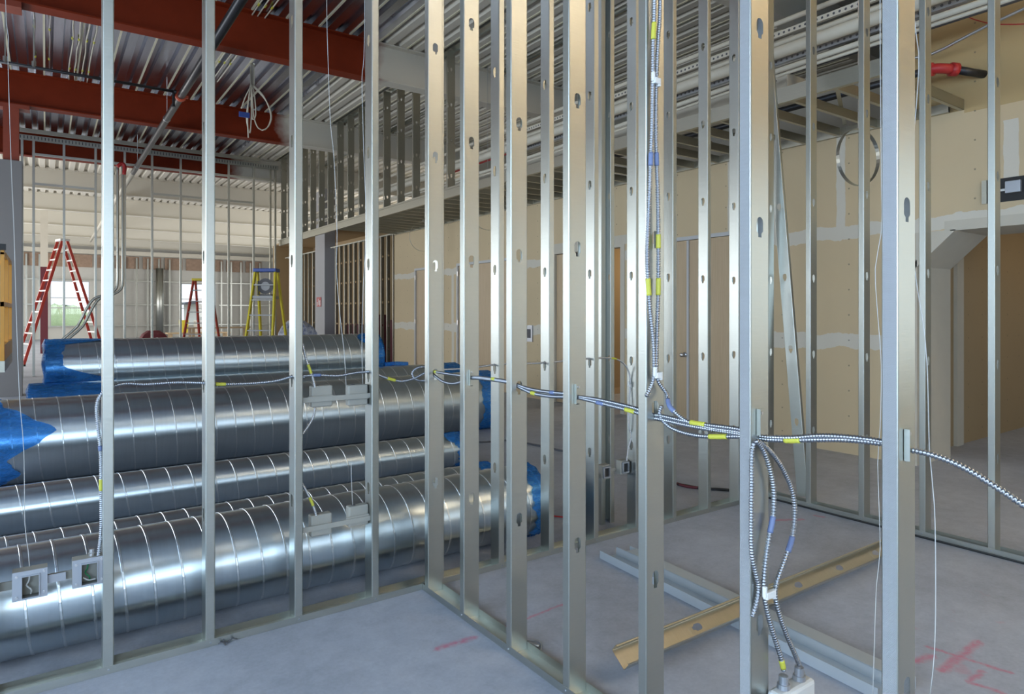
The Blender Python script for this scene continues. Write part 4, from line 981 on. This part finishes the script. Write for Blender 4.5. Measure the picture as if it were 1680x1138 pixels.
# ------------------------------------------------------------------ items on the drywall
t = empty('wall_box', (XW - .02, XP(868, 548, XW).y, 1.05), 'small grey control box on the drywall beside the cased opening', 'box')
mb = MB(); mb.box(-.0, .018, -.12, .12, -.02, .28); mb.build('frame', M['boxfront'], t); mb = MB(); mb.box(-.006, -.0005, -.07, .07, .05, .21); mb.build('insert', M['darkgrey'], t)
pb = XP(1650, 313, XW)
t = empty('recessed_panel', (XW - .004, pb.y, pb.z), 'black recessed panel with a metal box high on the drywall at right', 'panel')
mb = MB(); mb.box(-.002, .002, -.30, .17, -.10, .12); mb.build('backing', M['black'], t)
mb = MB(); mb.box(-.05, -.003, -.13, -.01, -.03, .08); mb.build('box_body', M['boxfront'], t, bevel=.004)
mb = MB(); mb.box(-.012, -.003, -.01, .14, .0, .02); mb.build('bar', M['alu'], t)
mb = MB(); mb.box(-.02, -.003, .145, .185, -.10, .12); mb.build('bracket', M['galv_warm'], t)

# ------------------------------------------------------------------ deck conduits and hanging bundle
def dc(x, y0, y1, lab, mat='creampipe', r=.011, z=DECK - .03, w=.012):
    pts = [(x + random.uniform(-w, w), y0 + (y1 - y0) * i / 8, z) for i in range(9)]
    mb = MB(); mb.tube(spline(pts, .15), r, 6); o = tag(mb.build('deck_cable', M[mat], smooth=True), lab, 'cable', 'cables clipped under the roof deck')
    for q in (.2, .5, .85):
        yy = y0 + (y1 - y0) * q; l = MB(); l.tube([(x, yy - .04, z), (x, yy + .04, z)], r * 1.5, 8); k_ = l.build('marking_tape', M['yellow_tape'], o); k_['label'] = 'yellow tape'
for i, x in enumerate((.36, .45, .56, .66)): dc(x, 10.7, 15.4, 'pale cable under the deck at the left, %s of the group from the left' % ORD[i])
for i, x in enumerate((-.15, .05)): dc(x, 10.7, 15.0, 'dark cable dropping from the deck at the far left, %s from the left' % ORD[i], mat='mcwarm')
for i, x in enumerate((2.55, 2.64, 2.74)): dc(x, 6.2, 13.9, 'pale cable above the hanging bundle, %s from the left' % ORD[i])
pc = YP(414, 140, 12.6)
t = empty('cable_bundle', (pc.x, 12.6, DECK - .05), 'coiled bundle of pale cables hanging from the deck before the second beam', 'cable bundle')
def lo(px, py): p = YP(px, py, 12.6); return Vector((p.x - pc.x, 0, p.z - DECK + .05))
for i, pts in enumerate((((413, 136), (408, 165), (405, 195), (410, 218), (412, 190), (413, 140)), ((414, 136), (418, 160), (419, 190), (414, 196), (412, 165), (414, 140)),
                         ((415, 140), (432, 158), (443, 182), (444, 198), (436, 212), (424, 210), (416, 190), (413, 150)), ((414, 140), (437, 165), (446, 190), (440, 208), (430, 214)),
                         ((411, 140), (407, 170), (406, 200), (407, 226)), ((413, 138), (402, 160), (396, 178)))):
    l = MB(); l.tube(spline([lo(*p_) + Vector((0, .02 * math.sin(i * 2.1 + j), 0)) for j, p_ in enumerate(pts)], .05), .011, 6); l.build('cable', M['creampipe'], t, smooth=True)
l = MB(); l.tube([Vector((lo(414, 140).x, 0, .05)), lo(414, 140)], .04, 8); q = l.build('tie', M['yellow_tint'], t)
l = MB(); p_ = lo(400, 189); l.box(p_.x - .09, p_.x + .09, -.05, -.02, p_.z - .045, p_.z + .045); q = l.build('tag', M['blue'], t); q['label'] = 'bright blue tag'
# conduits falling at the tall frame and sweeping to the left
for i, dx in enumerate((0, 9)):
    pts = [YP(px + dx, py, 19.55) for px, py in ((193, 272), (193, 340), (193, 420), (193, 460), (190, 474), (178, 482), (160, 487), (150, 494), (139, 512), (127, 535), (108, 552), (98, 562), (94, 580))]; pts.append(Vector((pts[-1].x, pts[-1].y, 0)))
    o = pipe([p_ + Vector((0, .09 * i, 0)) for p_ in pts], .033, 'galv', 'metal conduit dropping at the tall frame and sweeping left, %s of the two' % ('left', 'right')[i], cat='conduit', group='swept conduits', name='conduit', step=.15)
p_ = YP(200, 274, 19.4)
mb = MB(); mb.tube(spline([(p_.x - .10, 19.4, p_.z), (p_.x, 19.4, p_.z + .09), (p_.x + .06, 19.4, p_.z + .02), (p_.x + .05, 19.4, p_.z - .18)], .03), .045, 8); l = mb.build('cap', M['red'], o, smooth=True); l['label'] = 'red bent cap'

# ------------------------------------------------------------------ ladders
def ladder(name, loc, yaw, H, wt, wb, spread, n, col, cap, step, label, both_sides=False, rail=.07, platform=None):
    t = empty(name, loc, label, 'ladder', None, yaw)
    def P_(side, s_, f): # side -1/1 across the width, s_ +1 front/-1 back, f 0 bottom..1 top
        w = wb + (wt - wb) * f; return Vector((side * w / 2, -s_ * (spread / 2 * (1 - f) + .05 * f), H * f))
    for s_, nm in ((1, 'front'), (-1, 'rear')):
        for side in (-1, 1):
            mb = MB(); mb.bar(P_(side, s_, 0), P_(side, s_, .985), .03, rail, up=(0, 1, 0)); o = mb.build('side_rail', M[col], t)
            l = MB(); f_ = P_(side, s_, 0); l.box(f_.x - .03, f_.x + .03, f_.y - .05, f_.y + .05, 0, .05); l.build('foot', M['black'], o)
        rng = range(1, n) if (s_ == 1 or both_sides) else range(1, 3)
        for k in rng:
            a_, b_ = P_(-1, s_, k / n), P_(1, s_, k / n); mb = MB(); mb.bar(a_, b_, .075 if s_ == 1 or both_sides else .02, .025 if step != 'palealu' else .035); mb.build('step', M[step], t)
    mb = MB(); mb.box(-wt / 2 - .03, wt / 2 + .03, -.13, .13, H * .985, H * .985 + .07); mb.build('top_cap', M[cap], t, bevel=.01)
    return t
ladder('step_ladder', (.42, 24.6, 0), -1.30, 3.80, .42, .80, 2.2, 12, 'fib_red', 'palealu', 'palealu', 'tall red twin sided step ladder standing before the left far window', both_sides=True, rail=.075)
ladder('step_ladder', (3.72, 21.0, 0), -.60, 2.52, .42, .66, 1.4, 8, 'fib_red', 'fib_yel', 'stepgrey', 'red step ladder with a yellow cap left of the yellow ladder', rail=.10)
py_ = 13.85; t = ladder('step_ladder', (3.66, py_, 0), -.60, 2.42, .40, .62, 1.35, 8, 'fib_yel', 'blue', 'stepgrey', 'yellow step ladder with a blue top cap', rail=.09)
mb = MB(); mb.box(-.2, .2, -.22, .14, 1.84, 1.90); mb.build('tray', M['stepgrey'], t)
t = empty('work_light', (3.66, py_, 1.905), 'round grey work lamp standing on the yellow ladder tray', 'lamp', None, -.60)
mb = MB(); mb.tube([(0, -.06, .19), (0, -.02, .19), (0, .06, .19)], .14, 20, radii=[.16, .15, .10]); mb.tube([(0, -.065, .19), (0, -.061, .19)], .09, 20, mi=1); mb.build('housing', [M['darkgrey'], M['grey']], t)
mb = MB(); mb.box(-.12, .12, -.08, .08, 0, .028); mb.build('base', M['darkgrey'], t)
mb = MB(); mb.bar((-.17, 0, .01), (-.17, 0, .3), .02); mb.bar((.17, 0, .01), (.17, 0, .3), .02); mb.build('bracket', M['darkgrey'], t)

# ------------------------------------------------------------------ orange lift at the left edge
t = empty('scissor_lift', (-.75, 9.1, 0), 'orange guard railed scissor lift cut by the left edge', 'lift')
mb = MB(); mb.box(-.40, .42, -.9, .9, .98, 1.09); mb.build('platform', M['galv_warm'], t)
for sx in (-.38, .40):
    mb = MB()
    for yy in (-.88, -.05, .88): mb.bar((sx, yy, 1.091), (sx, yy, 2.16), .032, .04)
    for z_ in (1.65, 2.16): mb.bar((sx, -.9, z_), (sx, .9, z_), .03, .045)
    mb.box(sx - .02, sx + .02, -.88, .88, 1.091, 1.25); mb.build('guard_rail', M['orange'], t)
mb = MB()
for yy in (-.88, .88):
    mb.bar((-.38, yy, 2.16), (.38, yy, 2.16), .05, .06); mb.bar((-.38, yy, 1.65), (.38, yy, 1.65), .05, .05)
mb.build('guard_rail', M['orange'], t)
for i, (a_, b_) in enumerate((((-.8, .40), (.8, .68)), ((.8, .40), (-.8, .68)), ((-.8, .68), (.8, .96)), ((.8, .68), (-.8, .96)))):
    mb = MB(); mb.bar((-.1 + .06 * (i % 2), a_[0], a_[1]), (-.1 + .06 * (i % 2), b_[0], b_[1]), .04, .08); mb.build('scissor_arm', M['orange'], t)
mb = MB(); mb.box(-.40, .36, -.9, .9, .16, .42); mb.build('chassis', M['grey'], t, bevel=.02)
for sx in (-.38, .34):
    for yy in (-.65, .65):
        mb = MB(); mb.tube([(sx - .05, yy, .16), (sx + .05, yy, .16)], .16, 20); mb.build('wheel', M['black'], t)
mb = MB(); mb.box(.36, .43, -.93, -.88, 2.18, 2.24); mb.build('end_cap', M['black'], t)

# ------------------------------------------------------------------ far clutter
t = empty('work_table', (4.9, 24.6, 0), 'plywood work table with white paper sheet near the ladders', 'table', None, -.3)
mb = MB(); mb.box(-1.0, 1.0, -.5, .5, 1.02, 1.06); mb.build('table_top', M['wood'], t)
for sx in (-.85, .85):
    for sy in (-.4, .4): mb = MB(); mb.box(sx - .04, sx + .04, sy - .04, sy + .04, 0, 1.02); mb.build('leg', M['wood'], t)
mb = MB(); mb.box(4.0, 5.1, 24.2, 24.9, 1.065, 1.07); tag(mb.build('paper_sheet', M['paper']), 'white drawing sheet lying on the plywood table', 'paper')
def bundle(x, y, z, w, d_, h, mat, label, name='wrapped_bundle'):
    mb = MB(); n = 16; rings = 8; vs = []
    for i in range(rings + 1):
        f = i / rings; zz = h * f; s_ = (math.sin(PI * min(1, max(0, f * .92 + .06)))) ** .35
        for k in range(n):
            a_ = 2 * PI * k / n; q = .5 * s_ * (1 + .10 * math.sin(3 * a_ + 5 * f) + random.uniform(-.04, .04))
            ca, sa = math.cos(a_), math.sin(a_); m_ = max(abs(ca), abs(sa)) ** .7
            vs.append((w * q * ca / m_, d_ * q * sa / m_, zz))
    fs = [(i * n + k, i * n + (k + 1) % n, (i + 1) * n + (k + 1) % n, (i + 1) * n + k) for i in range(rings) for k in range(n)] + [tuple(range(n))[::-1], tuple(rings * n + k for k in range(n))]
    mb.add(vs, fs); return tag(mb.build(name, M[mat], loc=(x, y, z)), label, 'bundle')
bundle(5.65, 18.4, 0, 1.0, 1.0, 1.34, 'bag', 'grey and blue plastic wrapped bundle before the grey pier')
bundle(3.0, 25.5, 0, .9, .8, .95, 'maroon', 'dark red machine cover on the floor of the far hall', 'covered_machine')
for i, (x, c, lab) in enumerate(((5.1, 'fib_yel', 'yellow bucket on the far floor'), (5.7, 'white', 'white bucket on the far floor'), (6.2, 'blue', 'blue bucket on the far floor'))):
    mb = MB(); mb.tube([(0, 0, 0), (0, 0, .55)], .2, 16, radii=[.17, .2]); o = tag(mb.build('bucket', M[c], smooth=False, loc=(x, 33, .66)), lab, 'bucket', 'buckets in the far hall')
mb = MB(); mb.box(4.4, 7.0, 32.6, 33.4, .60, .655); mb.box(4.5, 4.6, 32.7, 32.8, 0, .60); mb.box(6.8, 6.9, 32.7, 32.8, 0, .60); mb.box(4.5, 4.6, 33.2, 33.3, 0, .60); mb.box(6.8, 6.9, 33.2, 33.3, 0, .60)
tag(mb.build('low_bench', M['wood']), 'low plywood bench with buckets in the far hall', 'bench')
# cords and scraps on the slab
def cord(pts, r, mat, label, cat='cord', name='floor_cable', group='cords on the slab'):
    mb = MB(); mb.tube(spline([ZP(px, py, r) for px, py in pts], .05), r, 6); return tag(mb.build(name, M[mat], smooth=True), label, cat, group)
cord([(735, 724), (790, 725), (835, 722), (870, 728), (900, 734), (922, 739), (945, 736)], .011, 'darkgrey', 'dark hose lying on the slab behind the ducts')
cord([(1112, 794), (1130, 797), (1150, 801), (1175, 802), (1200, 804)], .012, 'black', 'black and red cord on the slab beyond the back partition')
cord([(1111, 793), (1128, 798), (1147, 800)], .013, 'maroon', 'dark red hose end beside the black cord')
cord([(900, 845), (915, 847), (926, 848)], .005, 'red', 'thin red cord scrap beyond the blue duct end')
cord([(863, 1050), (880, 1050), (888, 1056), (887, 1066), (884, 1072)], .003, 'alu', 'curl of bare wire on the slab by the third near stud')
cord([(862, 1053), (872, 1056), (884, 1060)], .007, 'alu', 'crumpled foil scrap by the third near stud', cat='scrap', name='foil_scrap')
for i, (px, py) in enumerate(((366, 1057), (381, 1051))):
    p_ = ZP(px, py); mb = MB()
    for k in range(5): a_ = k * 1.26 + i; mb.bar((0, 0, .012), (.022 * math.cos(a_), .022 * math.sin(a_), .004 + .02 * (k % 2)), .006, .004)
    tag(mb.build('metal_offcut', M['darkgrey'], loc=(p_.x, p_.y, .0)), 'twisted metal offcut before the duct partition track, %s of the two' % ('left', 'right')[i], 'scrap', 'metal offcuts')
